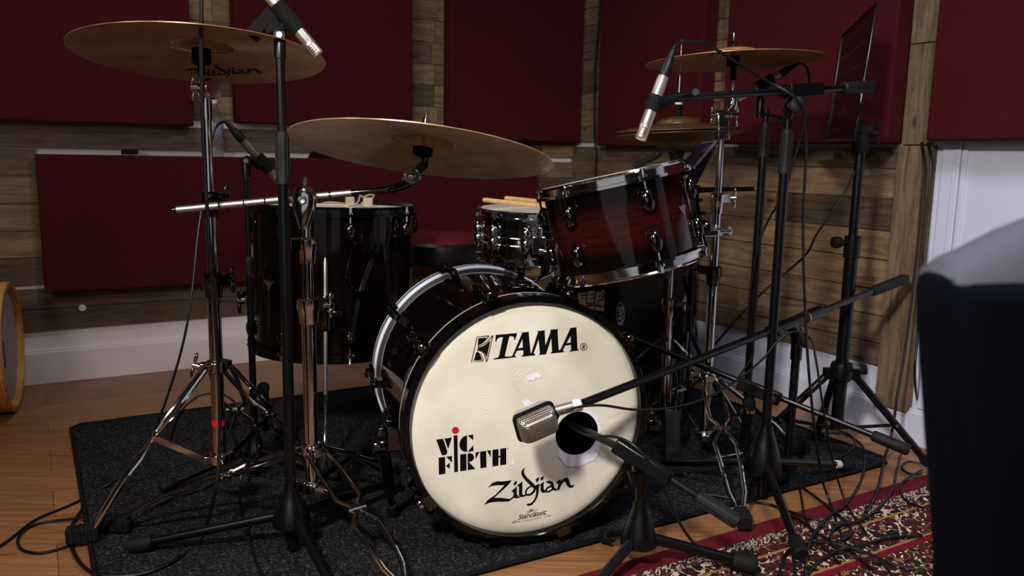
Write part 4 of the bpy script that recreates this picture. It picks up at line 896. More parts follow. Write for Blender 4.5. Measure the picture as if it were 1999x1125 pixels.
# ------------------------------------------------------------------ microphone stands
def bell_base(t, q, z0, z1, r0, r1, m=BLACK):
    bm = lathe(bm_new(), [(r0*.6, z1+.012), (r0, z1+.012), (r0*1.05, z1), (r0+(r1-r0)*.42, z1-(z1-z0)*.3), (r0+(r1-r0)*.8, z1-(z1-z0)*.62), (r1, z0+.012), (r1, z0), (r1*.5, z0-.004), (0, z0-.004)], q, UP, 32)
    return obj('cast_base', bm, m, t, smooth=50)
def stand_leg(t, q, z, foot, r=.0105, collar=.03, cap=.05, tape=False):
    foot = Vector(foot); d = foot-(q+UP*z); d.z = 0; d.normalize(); a = q+UP*z+d*collar; f = foot
    o = part_tube('leg', [a, f], r, BLACK, t, 14); L = (f-a).length; u = (f-a).normalized()
    bm = bm_new(); tube(bm, [f-u*cap, f-u*cap*.95, f, f+u*.004], [r*1.45, r*1.6, r*1.7, r*1.3], 16); obj('rubber_foot', bm, RUBBER, o)
    if tape: bm = tube(bm_new(), [f-u*(cap+.03), f-u*(cap+.006)], r*1.12, 14); obj('white_tape', bm, TAPE, o)
    return o
def grip(t, q, z0, z1, r):
    bm = lathe(bm_new(), [(r*.7, z1+.006), (r*.92, z1+.004), (r, z1-.004), (r*.97, (z0+z1)/2), (r, z0+.01), (r*1.06, z0+.006), (r*1.06, z0-.004), (r*.8, z0-.004)], q, UP, 20); 
    o = obj('clutch_grip', bm, GRIP, t)
    bm = bm_new()
    for k in range(12): a = 2*PI*k/12; p = q+Vector((math.cos(a), math.sin(a), 0))*r; tube(bm, [p+UP*(z0+.012), p+UP*(z1-.006)], .0011, 5)
    obj('grip_ribs', bm, GRIP, o)['kind'] = 'stuff'; return o
def pencil_mic(name, label, p0, p1, r, body, cable_end=True, group=None, slots=True):
    """p0 = connector end, p1 = capsule end"""
    p0, p1 = Vector(p0), Vector(p1); d = (p1-p0).normalized(); L = (p1-p0).length
    t = thing(name, label, 'microphone', p1, group)
    bm = lathe(bm_new(), [(0, L), (r*.85, L), (r*.95, L-.002), (r, L-.004), (r, L-.03), (r*.97, L-.031), (r, L-.032), (r, .36*L), (r*.97, .36*L-.002), (r*.97, .30*L), (0, .30*L)], p0, d, 26); b = obj('body', bm, body, t)
    u, v = frame(d)
    if slots:
        bm = bm_new()
        for j in range(4):
            for a0 in (-PI/2, 0, PI/2, PI):
                c = p0+d*(L-.010-j*.0045); pts = [c+(u*math.cos(a0+x)+v*math.sin(a0+x))*r*1.005 for x in (-.45, -.22, 0, .22, .45)]; tube(bm, pts, .0009, 5)
        obj('vent_slots', bm, MATTB, b)['kind'] = 'stuff'
    bm = lathe(bm_new(), [(0, 0), (r*.38, 0), (r*.42, .002), (r*.55, .08*L), (r*.80, .16*L), (r*.92, .18*L), (r*.92, .31*L), (0, .31*L)], p0, d, 20); obj('xlr_plug', bm, CABLE, t)
    return t, d
def mic_clip(t, p, d, r, to, L=.05, name='mic_clip'):
    d = Vector(d).normalized(); bm = bm_new(); s = (Vector(to)-Vector(p)); s = (s-d*s.dot(d)).normalized(); n = d.cross(s)
    lathe(bm, [(r*1.02, -L/2), (r*1.30, -L/2), (r*1.36, 0), (r*1.30, L/2), (r*1.02, L/2)], p, d, 22, closed=True)
    bm2 = bm; tube(bm2, [Vector(p)+s*r*1.2, Vector(p).lerp(Vector(to), .6), Vector(to)], [.012, .011, .010], 12)
    return obj(name, bm2, MATTB, t)
def swivel(t, p, ax=(0, -1, 0), r=.011):
    bm = bm_new(); ax = Vector(ax).normalized(); lathe(bm, [(0, -r*.8), (r*.9, -r*.8), (r, -r*.6), (r, r*.6), (r*.9, r*.8), (0, r*.8)], p, ax, 18); lathe(bm, [(0, -.045), (r*.95, -.045), (r*.95, -.012), (r*.6, 0)], p, UP, 16)
    o = obj('swivel', bm, BLACK, t); bm = lathe(bm_new(), [(0, 0), (r*.5, 0), (r*.5, .003), (0, .003)], Vector(p)+ax*r*.82, ax, 14); obj('screw', bm, STEEL, o); return o
def cable(label, pts, r=.0032, cat='cable', n=8, group=None, name='microphone_cable'):
    pts = spline(pts, n); bm = tube(bm_new(), pts, r, 8); return obj(name, bm, CABLE, loc=pts[-1], tag=(label, cat, group))

# ---- straight stand with the left overhead microphone
Y = 1.73; q = vline(557, 520, Y)
T1 = thing('microphone_stand', 'black straight microphone stand in front of the floor tom, nearest the camera at left', 'microphone stand', q+UP*.009)
z0, zc, zg0, zg1, zt = zat(1022, q), zat(957, q), zat(356, q), zat(262, q), zat(104, q)
vtube('lower_tube', q, zc-.01, zg0+.01, .0118, BLACK, T1); vtube('upper_tube', q, zg0, zt, .0092, BLACK, T1); grip(T1, q, zg0, zg1, .0145)
bm = lathe(bm_new(), [(0, -.010), (.0098, -.010), (.0098, 0), (0, 0)], q+UP*(zt), UP, 16); obj('thread_ring', bm, STEEL, T1)
bell_base(T1, q, z0, zc, .0145, .042); vtube('foot_post', q, .02, z0, .0115, BLACK, T1)
stand_leg(T1, q, z0+.018, PZ(256, 1066, .024)); fb = PZ(668, 1180, .02); stand_leg(T1, q, z0+.018, fb); stand_leg(T1, q, z0+.018, P(772, 940, 2.06))
sp_ = q+UP*(zt+.035); swivel(T1, sp_, (.2, -1, 0), .0125)
m0, m1 = P(470, -75, 1.73), P(623, 108, 1.73)
mc, d = pencil_mic('condenser_microphone', 'silver pencil microphone pointing down on the left overhead stand', m0, m1, .0120, NICKEL, group='silver pencil overhead microphones')
cp_ = m0.lerp(m1, .60); mic_clip(T1, cp_, d, .0125, sp_+UP*.005, .066)
bm = bm_new(); a = P(512, 48, 1.73); box(bm, a, .034, .012, .013, P(535, 22, 1.73)-a, (0, 1, 0)); box(bm, P(532, 48, 1.73), .016, .011, .016, P(560, 40, 1.73)-P(532, 48, 1.73), (0, 1, 0)); obj('clip_lever', bm, MATTB, T1, bevel=.002)

# ---- small stand miking the floor tom
Y = 2.22; q = vline(489, 600, Y)
T2 = thing('microphone_stand', 'thin black microphone stand beside the left edge of the floor tom', 'microphone stand', q+UP*.009)
zg, zt, zb = zat(515, q), zat(345, q), .06
vtube('lower_tube', q, zb, zg, .0095, BLACK, T2); vtube('upper_tube', q, zg-.02, zt, .0065, BLACK, T2)
bm = lathe(bm_new(), [(.007, .02), (.0105, .016), (.0112, 0), (.0108, -.02), (.0098, -.03)], q+UP*zg, UP, 18); obj('clutch_grip', bm, GRIP, T2)
bm = lathe(bm_new(), [(0, 0), (.0088, 0), (.0088, .006), (0, .006)], q+UP*(zt-.004), UP, 14); obj('thread_ring', bm, STEEL, T2)
bell_base(T2, q, .05, .11, .013, .030)
for a in (-.3, 1.9, 3.9): stand_leg(T2, q, .065, q+Vector((.26*math.cos(a), .26*math.sin(a), .022)), .008, .02, .04)
sp_ = q+UP*(zt+.042); swivel(T2, sp_, (.3, -1, 0), .012)
wing(T2, q+UP*zat(588, q)+Vector((-.014, 0, 0)), (-1, -.2, 0), DCHROME, 1.2)
bm = bm_new(); jp = P(514, 758, Y-.01); lathe(bm, [(0, -.016), (.014, -.016), (.017, -.01), (.017, .01), (.014, .016), (0, .016)], jp, (.2, -1, .1), 20); tube(bm, [jp, q+UP*zat(770, q)], .009, 10); tube(bm, [jp+Vector((.005, 0, -.01)), P(519, 840, Y-.01)], .0105, 12); obj('folded_boom_joint', bm, BLACK, T2)
m0, m1 = P(440, 237, Y+.0), P(552, 360, Y+.06)
mc2, d = pencil_mic('condenser_microphone', 'pencil microphone aimed at the floor tom head from its left', m0, m1, .0125, mat('aged_nickel', (120, 110, 100), 0.4, 0.7), slots=False)
mic_clip(T2, m0.lerp(m1, .66), d, .0125, sp_+UP*.004, .05)

# ---- tall boom stand with the right overhead microphone
Y = 2.08; q = vline(1512, 600, Y)
T3 = thing('boom_microphone_stand', 'tall black boom stand at right whose boom crosses the right crash cymbal stand', 'microphone stand', q+UP*.009)
z0, zc, zg0, zg1, zt = zat(918, q), zat(838, q), zat(336, q), zat(256, q), zat(205, q)
vtube('lower_tube', q, zc-.01, zg0+.01, .0122, BLACK, T3); vtube('upper_tube', q, zg0, zt, .0092, BLACK, T3); grip(T3, q, zg0, zg1, .0150)
bell_base(T3, q, z0, zc, .018, .047); vtube('foot_post', q, .02, z0, .0115, BLACK, T3)
stand_leg(T3, q, z0+.018, PZ(1563, 1082, .026)); stand_leg(T3, q, z0+.018, PZ(1660, 908, .024), tape=True); stand_leg(T3, q, z0+.018, q+Vector((-.30, .20, .024)))
e0, e1 = P(1290, 192, 1.86), P(1702, 169, 2.22); be = lambda px: e0.lerp(e1, (px-1290)/(1702-1290))
pv = be(1545)
bm = bm_new(); tube(bm, [be(1330), be(1520)], .0088, 14); boom = obj('boom_arm', bm, BLACK, T3)
part_tube('boom_tail', [be(1580), be(1642)], .0080, BLACK, boom, 14)
bm = tube(bm_new(), [be(1636), be(1638), be(1700), be(1703)], [.012, .0155, .0165, .013], 18); obj('hand_grip', bm, GRIP, boom)
bm = bm_new(); dd = (e1-e0).normalized(); box(bm, be(1552), .058, .016, .0165, dd, (0, 1, 0)); lathe(bm, [(.0088, -.01), (.0125, -.01), (.0125, .012), (.0088, .012)], be(1512), dd, 16, closed=True)
hd = obj('boom_clamp', bm, BLACK, T3, bevel=.005)
bm = bm_new(); kp = P(1556, 205, Y-.045); ball(bm, kp, 1, (.019, .008, .021), 18, Matrix.Rotation(.5, 3, 'Y')); tube(bm, [kp, kp+Vector((-.004, .05, 0))], .009, 12); obj('clamp_knob', bm, GRIP, hd)
bm = bm_new(); tube(bm, [q+UP*(zt-.035), q+UP*(zt-.01), P(1543, 215, Y-.01), pv], [.0095, .016, .018, .015], 14); obj('yoke', bm, BLACK, hd)
bm = lathe(bm_new(), [(0, 0), (.0105, 0), (.0105, .012), (0, .012)], P(1355, 181, 1.885), (.1, -1, 0), 18); kn = obj('boom_end_knob', bm, MATTB, boom); bm = lathe(bm_new(), [(0, 0), (.0075, 0), (.0075, .003), (0, .003)], P(1355, 181, 1.885)+Vector((0, -.0122, 0)), (.1, -1, 0), 16); obj('screw', bm, STEEL, kn)
m0, m1 = P(1314, 98, 1.83), P(1250, 272, 1.80)
mc3, d = pencil_mic('condenser_microphone', 'silver pencil microphone hanging in front of the hi-hats', m0, m1, .0128, NICKEL, group='silver pencil overhead microphones')
mic_clip(T3, m0.lerp(m1, .60), d, .0126, be(1312), .034)
bm = tube(bm_new(), [be(1300), be(1340)], [.010, .0115], 14); obj('swivel', bm, BLACK, T3)

# ---- stand behind it with the champagne-coloured microphone
Y = 2.45; q = vline(1478, 480, Y)
T4 = thing('microphone_stand', 'black microphone stand between the hi-hats and the tall boom stand, with cross bar', 'microphone stand', q+UP*.009)
zg0, zg1, zt = zat(304, q), zat(242, q), zat(222, q)
vtube('lower_tube', q, .03, zg0+.01, .0120, BLACK, T4); vtube('upper_tube', q, zg0, zt+.01, .0085, BLACK, T4); grip(T4, q, zg0, zg1, .0150); bm = lathe(bm_new(), [(0, .0095), (.115, .0095), (.118, .014), (.115, .022), (.03, .030), (.016, .036), (0, .036)], q, UP, 40); obj('round_base', bm, MATTB, T4)
ba, bb = P(1483, 222, Y), P(1524, 229, Y); bm = bm_new(); box(bm, (ba+bb)/2, (bb-ba).length/2+.008, .010, .004, bb-ba, (0, 1, 0)); br = obj('cross_bar', bm, BLACK, T4, bevel=.001)
bm = lathe(bm_new(), [(0, -.018), (.010, -.018), (.011, -.014), (.011, -.004), (.006, -.002), (.006, .008), (0, .01)], bb-UP*.004, UP, 16); obj('thread_screw', bm, MATTB, br)
bm = lathe(bm_new(), [(0, -.02), (.010, -.018), (.011, .02), (.009, .045), (0, .05)], ba+Vector((0, 0, .008)), UP, 16); obj('swivel', bm, BLACK, T4)
m0, m1 = P(1558, 124, Y-.02), P(1431, 198, Y-.06)
mc4, d = pencil_mic('condenser_microphone', 'champagne coloured pencil microphone under the right crash cymbal', m0, m1, .0115, BRASSY)
mic_clip(T4, m0.lerp(m1, .52), d, .0118, ba+UP*.055, .055)

# ---- boom stand in front, reaching into the port hole of the bass drum
Y = 1.70; q = vline(1250, 985, Y)
T7 = thing('boom_microphone_stand', 'short black boom stand whose boom enters the hole in the cream drum head', 'microphone stand', q+UP*.009)
z0, zc = zat(1062, q), zat(990, q)
bell_base(T7, q, z0, zc, .0155, .040); vtube('lower_tube', q, zc-.01, zat(945, q), .0115, BLACK, T7)
stand_leg(T7, q, z0+.014, PZ(1472, 1104, .026), .0125); stand_leg(T7, q, z0+.014, PZ(1140, 1170, .02), .0115); stand_leg(T7, q, z0+.014, q+Vector((-.06, .12, .02)), .0105, .02, .03)
hole = BM @ Vector((hc.x+.008, hc.y+.010, HZ)); g1_ = P(1441, 1020, 1.60); inn = hole+(hole-P(1240, 893, Y-.02)).normalized()*.10
be = lambda s_: P(1240, 893, Y-.02).lerp(g1_, s_)
bm = tube(bm_new(), [inn, P(1225, 882, Y-.01)], .0088, 14); boom = obj('boom_arm', bm, BLACK, T7)
part_tube('boom_tail', [be(.2), be(.65)], .0078, STEEL if False else BLACK, boom, 14)
bm = tube(bm_new(), [be(.60), be(.62), be(.99), be(1.0)], [.011, .0145, .0160, .013], 20); hg = obj('hand_grip', bm, GRIP, boom)
dd = (g1_-be(0)).normalized(); u_, v_ = frame(dd); bm = bm_new()
for k in range(14): a = 2*PI*k/14; o_ = (u_*math.cos(a)+v_*math.sin(a))*.0150; tube(bm, [be(.63)+o_, be(.97)+o_*1.05], .0012, 5)
obj('grip_ribs', bm, GRIP, hg)['kind'] = 'stuff'
bm = bm_new(); box(bm, be(.07), .068, .015, .0165, dd, (0, 1, 0)); tube(bm, [q+UP*zat(955, q), q+UP*zat(935, q), be(.03)-UP*.005], [.012, .016, .015], 14); hd = obj('boom_clamp', bm, BLACK, T7, bevel=.005)
bm = bm_new(); kp = P(1247, 932, Y-.035); lathe(bm, [(0, 0), (.013, 0), (.013, .01), (0, .012)], kp, (.35, -1, .1), 18); tube(bm, [kp+UP*.002, P(1232, 925, Y-.05), P(1238, 950, Y-.05)], [.008, .010, .004], 10); obj('clamp_knob', bm, BLACK, hd)

# ---- boom stand holding the big square microphone in front of the bass drum
Y = 2.22; q = vline(1549, 760, Y)
T5 = thing('boom_microphone_stand', 'black boom stand holding the silver mesh microphone before the cream drum head', 'microphone stand', q+UP*.009)
z0 = zat(876, q)
vtube('lower_tube', q, .03, zat(700, q), .0118, BLACK, T5); vtube('upper_tube', q, zat(702, q), zat(672, q), .0155, BLACK, T5); bm = lathe(bm_new(), [(0, .0095), (.048, .0095), (.050, .013), (.048, .02), (.03, .028), (.016, .034), (0, .034)], q, UP, 40); obj('round_base', bm, MATTB, T5)
e0, e1 = P(1132, 790, 1.66), P(1768, 544, 2.53); u0, u1 = 1132, 1768
def bx(px):                                            # point of the boom seen at column px
    lo, hi = 0.0, 1.0
    for _ in range(40):
        m_ = (lo+hi)/2; p_ = e0.lerp(e1, m_); r_ = Vector((p_.x, p_.y, p_.z-HC)); xx = CX+F*(XR.x*r_.x+YF.x*r_.y+ZU.x*r_.z)/(XR.z*r_.x+YF.z*r_.y+ZU.z*r_.z)
        if xx < px: lo = m_
        else: hi = m_
    return e0.lerp(e1, lo)
bm = tube(bm_new(), [bx(1128), bx(1500)], .0092, 16); boom = obj('boom_arm', bm, BLACK, T5)
part_tube('boom_tail', [bx(1580), bx(1712)], .0088, BLACK, boom, 16); bm = tube(bm_new(), [bx(1702), bx(1705), bx(1763), bx(1768)], [.012, .0155, .0165, .013], 18); obj('hand_grip', bm, GRIP, boom)
dd = (e1-e0).normalized(); bm = bm_new(); tube(bm, [bx(1500), bx(1502), bx(1565)], [.0135, .0140, .0165], 16); tube(bm, [bx(1574), bx(1600)], .0175, 18); tube(bm, [q+UP*zat(685, q), q+UP*zat(660, q), bx(1545)], [.014, .018, .016], 14); hd = obj('boom_clamp', bm, BLACK, T5)
bm = tube(bm_new(), [bx(1571), bx(1573)], .0180, 18); obj('steel_ring', bm, STEEL, hd)
bm = lathe(bm_new(), [(0, 0), (.0125, 0), (.0125, .010), (0, .010)], P(1523, 648, bx(1523).y-.012), (.1, -1, .1), 18); kn = obj('lock_screw', bm, MATTB, hd); bm = lathe(bm_new(), [(0, 0), (.0085, 0), (.0085, .003), (0, .003)], P(1523, 648, bx(1523).y-.012)+Vector((.001, -.0105, .001)), (.1, -1, .1), 16); obj('screw', bm, STEEL, kn)
bm = bm_new(); kp = P(1566, 660, Y-.045); ball(bm, kp, 1, (.010, .012, .030), 16, Matrix.Rotation(-.35, 3, 'Y')); tube(bm, [kp, kp+Vector((-.01, .05, .01))], .009, 10); obj('clamp_knob', bm, GRIP, hd)
# the microphone: mesh box head with dark rim, silver back and neck
MC = P(1046, 824, 1.64); ax = (P(1075, 812, 1.64)-P(1015, 838, 1.62)).normalized()   # long axis, towards the boom
fw = Vector((.18, -.94, -.28)); fw = (fw-ax*fw.dot(ax)).normalized(); upv = fw.cross(ax)
if upv.z < 0: upv = -upv
km = thing('bass_drum_microphone', 'large silver wire-mesh microphone with dark rim in front of the cream drum head', 'microphone', MC)
def loft(secs, uvs=False):
    bm = bm_new(); fl = bm.loops.layers.uv.new('grain') if uvs else None; R = []
    for cz, hx, hy, rad in secs:
        ring_ = []
        for cx_, cy_, a0 in ((hx-rad, hy-rad, 0), (-hx+rad, hy-rad, PI/2), (-hx+rad, -hy+rad, PI), (hx-rad, -hy+rad, 3*PI/2)):
            for k in range(5): a = a0+k*PI/8; ring_.append(bm.verts.new(MC+ax*(cx_+rad*math.cos(a))+upv*(cy_+rad*math.sin(a))+fw*cz))
        R.append(ring_)
    n = len(R[0])
    for A, B in zip(R, R[1:]):
        for k in range(n): bm.faces.new((A[k], A[(k+1) % n], B[(k+1) % n], B[k]))
    bm.faces.new(R[0][::-1]); bm.faces.new(R[-1])
    if uvs:
        for f in bm.faces:
            f.normal_update(); nn = f.normal
            for l in f.loops:
                w = l.vert.co-MC; l[fl].uv = (w.dot(ax)+(w.dot(fw) if abs(nn.dot(ax)) > .7 else 0), w.dot(upv)+(w.dot(fw) if abs(nn.dot(upv)) > .7 else 0))
    return bm
obj('front_mesh', loft([(.002, .0415, .0300, .010), (.012, .0415, .0300, .010), (.022, .0390, .0275, .010), (.031, .0325, .0220, .009), (.0335, .0280, .018, .008)], True), MESHM, km, smooth=25)
obj('rim', loft([(-.006, .0450, .0335, .011), (-.004, .0462, .0345, .012), (.001, .0462, .0345, .012), (.003, .0450, .0335, .011)]), MATTB, km)
obj('back_shell', loft([(-.030, .026, .019, .010), (-.027, .034, .025, .012), (-.018, .0410, .0305, .012), (-.006, .0430, .0320, .012)]), mat('silver_grey_paint', (168, 166, 166), 0.4, 0.3), km)
nk0 = MC+ax*.040+upv*.006; nk1 = bx(1133)
bm = tube(bm_new(), [MC+ax*.035+upv*.002, nk0+ax*.008], [.020, .013], 18); obj('collar', bm, MATTB, km)
bm = tube(bm_new(), [nk0+ax*.006, nk0.lerp(nk1, .55), nk0.lerp(nk1, .72)], .0115, 20); obj('threaded_neck', bm, NICKEL, km)
bm = tube(bm_new(), [nk0.lerp(nk1, .72), nk0.lerp(nk1, .74), nk1, nk1+(nk1-nk0).normalized()*.002], [.0115, .0135, .0135, .011], 20); obj('white_ring', bm, TAPE, km)

# ---- low boom stand beside the hi-hat pedal
Y = 2.26; q = vline(1461, 805, Y)
T6 = thing('boom_microphone_stand', 'low black boom stand sloping down to the right, behind the bass drum edge', 'microphone stand', q+UP*.009)
vtube('lower_tube', q, .03, zat(815, q), .0115, BLACK, T6)
e0, e1 = P(1226, 656, 2.46), P(1776, 880, 2.06)
bm = tube(bm_new(), [e0, bx(1440)], .0085, 14); boom = obj('boom_arm', bm, BLACK, T6); part_tube('boom_tail', [bx(1520), bx(1712)], .0082, BLACK, boom, 14)
bm = tube(bm_new(), [bx(1702), bx(1706), bx(1770), bx(1776)], [.012, .0150, .0165, .013], 18); obj('hand_grip', bm, GRIP, boom)
dd = (e1-e0).normalized(); bm = bm_new(); box(bm, bx(1482)-UP*.006, .062, .014, .018, dd, (0, 1, 0)); tube(bm, [q+UP*zat(830, q), q+UP*zat(805, q), bx(1465)-UP*.015], [.012, .016, .016], 14); hd = obj('boom_clamp', bm, BLACK, T6, bevel=.004)
bm = lathe(bm_new(), [(0, 0), (.0115, 0), (.0115, .012), (0, .012)], P(1506, 777, bx(1506).y-.012), (.05, -1, .1), 18); kn = obj('lock_screw', bm, MATTB, hd); bm = lathe(bm_new(), [(0, 0), (.0085, 0), (.0085, .003), (0, .003)], P(1506, 777, bx(1506).y-.012)+Vector((.001, -.0125, .001)), (.05, -1, .1), 16); obj('screw', bm, STEEL, kn)
bm = bm_new(); kp = P(1463, 790, Y-.04); ball(bm, kp, 1, (.018, .010, .022), 16); obj('clamp_knob', bm, MATTB, hd); bm = lathe(bm_new(), [(0, -.004), (.017, -.004), (.017, .004), (0, .004)], kp-UP*.018, (0, 0, 1), 18); obj('steel_ring', bm, CHROME, hd)
for a in (.9, 2.9, 5.0): part_tube('leg', [q+UP*.07, q+Vector((.15*math.cos(a), .15*math.sin(a), .022))], .009, BLACK, T6, 12)

# ------------------------------------------------------------------ music stand
Y = 2.40; q = vline(1662, 500, Y)
MS = thing('music_stand', 'black tripod music stand with perforated desk at right, before the plank wall', 'music stand', q+UP*.002)
zc, z1, zt = zat(725, q), zat(480, q), zat(285, q)
vtube('lower_tube', q, zat(835, q), z1, .0190, BLACK, MS); vtube('upper_tube', q, z1-.02, zt, .0135, BLACK, MS)
bm = lathe(bm_new(), [(.0135, .03), (.0235, .028), (.0235, -.035), (.019, -.037)], q+UP*z1, UP, 20); bm2 = bm; kp = q+UP*(z1+.01)+Vector((-.05, -.01, 0)); tube(bm2, [q+UP*(z1+.01), kp], .008, 10); cl_ = obj('height_collar', bm2, BLACK, MS)
bm = bm_new(); lathe(bm, [(0, -.012), (.016, -.012), (.018, 0), (.016, .012), (0, .012)], kp, (1, .2, 0), 8); obj('height_knob', bm, MATTB, cl_)
bm = bm_new(); lathe(bm, [(.019, .03), (.030, .026), (.034, .01), (.034, -.02), (.024, -.03), (.019, -.03)], q+UP*zc, UP, 22)
lg_f = [Vector((q.x+.265, q.y-.14, .012)), Vector((q.x-.27, q.y+.02, .012)), Vector((q.x+.0, q.y+.16, .012))]
lg_f[0] = PZ(1812, 900, .02); lg_f[0].z = .012
for f in lg_f: d = f-q; d.z = 0; d.normalize(); box(bm, q+UP*(zc-.008)+d*.036, .016, .011, .016, d, UP.cross(d))
hb = obj('tripod_collar', bm, BLACK, MS); bm = lathe(bm_new(), [(0, 0), (.014, 0), (.016, .008), (.014, .016), (0, .016)], q+UP*zc+Vector((.045, -.03, .012)), (.8, -.5, .2), 7); obj('tripod_knob', bm, MATTB, hb)
for f in lg_f:
    d = f-q; d.z = 0; d.normalize(); a = q+UP*(zc-.012)+d*.04; o = part_tube('leg', [a, f], .0115, BLACK, MS, 14); k = a.lerp(f, .56)
    part_tube('brace', [q+d*.015+UP*zat(835, q), k], .0055, BLACK, o, 8); bm = lathe(bm_new(), [(0, -.014), (.005, -.014), (.005, .014), (0, .014)], k, d.cross(UP), 10); obj('rivet', bm, STEEL, o)
    bm = tube(bm_new(), [a.lerp(f, .93), f], [.0135, .0145], 12); obj('rubber_foot', bm, RUBBER, o)
TR, BRt, TLf, BLf = P(1712, 6, 2.36), P(1668, 274, 2.30), P(1645, 70, 2.78), P(1614, 276, 2.72)
def dk(u, v): return BLf.lerp(BRt, u).lerp(TLf.lerp(TR, u), v)
bm = bm_new(); NU, NV = 46, 42; G = {}
nrm = (BRt-BLf).cross(TLf-BLf).normalized()
def hole_at(i, j):
    return (j % 7 in (3, 4)) and (i % 4 in (1, 2)) and 4 <= i < NU-4 and 4 <= j < NV-3
def gv(i, j):
    if (i, j) not in G: G[i, j] = bm.verts.new(dk(i/NU, j/NV))
    return G[i, j]
for i in range(NU):
    for j in range(NV):
        if hole_at(i, j): continue
        if (i in (0, NU-1)) and (j in (0, NV-1)): continue
        bm.faces.new((gv(i, j), gv(i+1, j), gv(i+1, j+1), gv(i, j+1)))
DESKM = mat('glossy_black_desk', (16, 11, 12), 0.22, 0, 0.5)
dsk = obj('desk', bm, DESKM, MS, smooth=0); so = dsk.modifiers.new('thick', 'SOLIDIFY'); so.thickness = .0016
bm = tube(bm_new(), [dk(0.02, 0), dk(0, .03), dk(0, .97), dk(.02, 1), dk(.98, 1), dk(1, .97), dk(1, .03), dk(.98, 0)], .0042, 8); obj('desk_edge', bm, BLACK, dsk)
ld = nrm if nrm.x < 0 else -nrm
bm = bm_new(); lw = ld*.055-UP*.004; vs = [bm.verts.new(p) for p in (dk(0, 0), dk(1, 0), dk(1, 0)+lw, dk(0, 0)+lw)]; bm.faces.new(vs); lip = obj('desk_ledge', bm, DESKM, MS, smooth=0); so = lip.modifiers.new('thick', 'SOLIDIFY'); so.thickness = .002
bm = bm_new(); hp = q+UP*(zt+.01); lathe(bm, [(0, -.03), (.020, -.03), (.024, -.01), (.024, .016), (.018, .026), (0, .026)], hp, UP, 18); lathe(bm, [(0, -.028), (.018, -.028), (.021, -.02), (.021, .02), (.018, .028), (0, .028)], hp+UP*.03, (.9, -.4, 0), 18); tube(bm, [hp+UP*.03, dk(.62, .25)-ld*.012], .014, 12); hh_ = obj('desk_hinge', bm, MATTB, MS)
wing(hh_, hp+UP*.025+Vector((.026, -.012, 0)), (.9, -.4, 0), MATTB, 1.1)

# ---- purple sheet on a low stand behind the hi-hats
Y = 2.86; q = vline(1352, 500, Y)
PS = thing('music_stand', 'low black stand with a purple folder, standing behind the hi-hats', 'music stand', q+UP*.009)
a_, b_, c_, d_ = P(1336, 352, Y), P(1360, 360, Y), P(1408, 268, Y-.02), P(1372, 274, Y+.02)
bm = bm_new(); th_ = Vector((.0, .006, 0)); A = [bm.verts.new(p) for p in (P(1338, 315, Y), a_, b_, c_, d_)]; B = [bm.verts.new(v.co+th_) for v in A]; bm.faces.new(A); bm.faces.new(B[::-1])
for i in range(5): j = (i+1) % 5; bm.faces.new((A[i], B[i], B[j], A[j]))
obj('purple_folder', bm, PURPLE, PS, smooth=0)['label'] = 'purple glossy folder'
part_tube('side_arm', [P(1338, 373, Y+.02), P(1400, 370, Y+.0), P(1472, 369, Y-.02)], [.011, .008, .0075], BLACK, PS, 12)
vtube('lower_tube', q, .03, zat(372, q), .011, BLACK, PS); bm = bm_new(); box(bm, P(1350, 372, Y+.01), .022, .014, .020); obj('arm_clamp', bm, MATTB, PS, bevel=.004)
for a in (.3, 2.2, 4.4): part_tube('leg', [q+UP*.30, q+Vector((.16*math.cos(a), .16*math.sin(a), .018))], .008, BLACK, PS, 10)

# ------------------------------------------------------------------ black cabinet behind the kit
BXc = Vector((.43, 3.28, 0)); ex = Vector((.985, -.17, 0)).normalized(); ey = Vector((.17, .985, 0)).normalized()
cab = thing('speaker_cabinet', 'black cabinet with tan and grey stickers standing behind the bass drum', 'cabinet', BXc+UP*.009)
zt = .70
bm = bm_new(); box(bm, BXc+UP*(.009+zt/2), .255, .17, zt/2, ex, ey); obj('case', bm, MATTB, cab, bevel=.012)
bm = bm_new(); box(bm, BXc-ey*.1715+UP*(.40), .235, .004, .27, ex, ey); obj('front_grille', bm, CLOTHB, cab)
fp = BXc-ey*.1765; 
def onf(x, y): return PL(x, y, fp, ey)
def sticker(name, quad, m, lab): bm = bm_new(); poly_flat(bm, [onf(*p) for p in quad]); o = obj(name, bm, m, cab, smooth=0); o['label'] = lab; return o
stk = sticker('sticker', [(1128, 570), (1180, 567), (1179, 608), (1128, 600)], LABEL, 'tan sticker with the letters EEP')
bm = bm_new(); fp2 = fp; fp = fp-ey*.0008
def F2(polys, o_): 
    for pl in polys: poly_flat(bm, [onf(*p) for p in pl])
def sc2(pts): return [(1130+x*.0525/1.0*1.0, 568+y*.0525) for x, y in pts]
# dark outlines around the block letters
for pl in stroke2([(1128, 571), (1144, 570)], 2.0)+stroke2([(1146, 569), (1144, 592)], 2.2)+stroke2([(1134, 577), (1144, 576)], 2.0)+stroke2([(1134, 583), (1142, 582)], 2.0)+stroke2([(1163, 568), (1160, 593)], 2.2)+stroke2([(1152, 576), (1161, 575)], 2.0)+stroke2([(1152, 583), (1160, 582)], 2.0)+stroke2([(1146, 592), (1162, 592)], 2.2)+stroke2(curve2([(1165, 569), (1175, 570), (1178, 579), (1174, 586), (1168, 587), (1167, 595)], 4), 2.2)+stroke2([(1169, 575), (1172, 577), (1169, 581)], 2.4)+stroke2([(1144, 597), (1162, 596), (1178, 599)], 3.2)+stroke2([(1150, 600), (1152, 604)], 2)+stroke2([(1160, 600), (1161, 606)], 2): F2([pl], 0)
obj('sticker_lettering', bm, BLK_PRINT, stk, smooth=0)
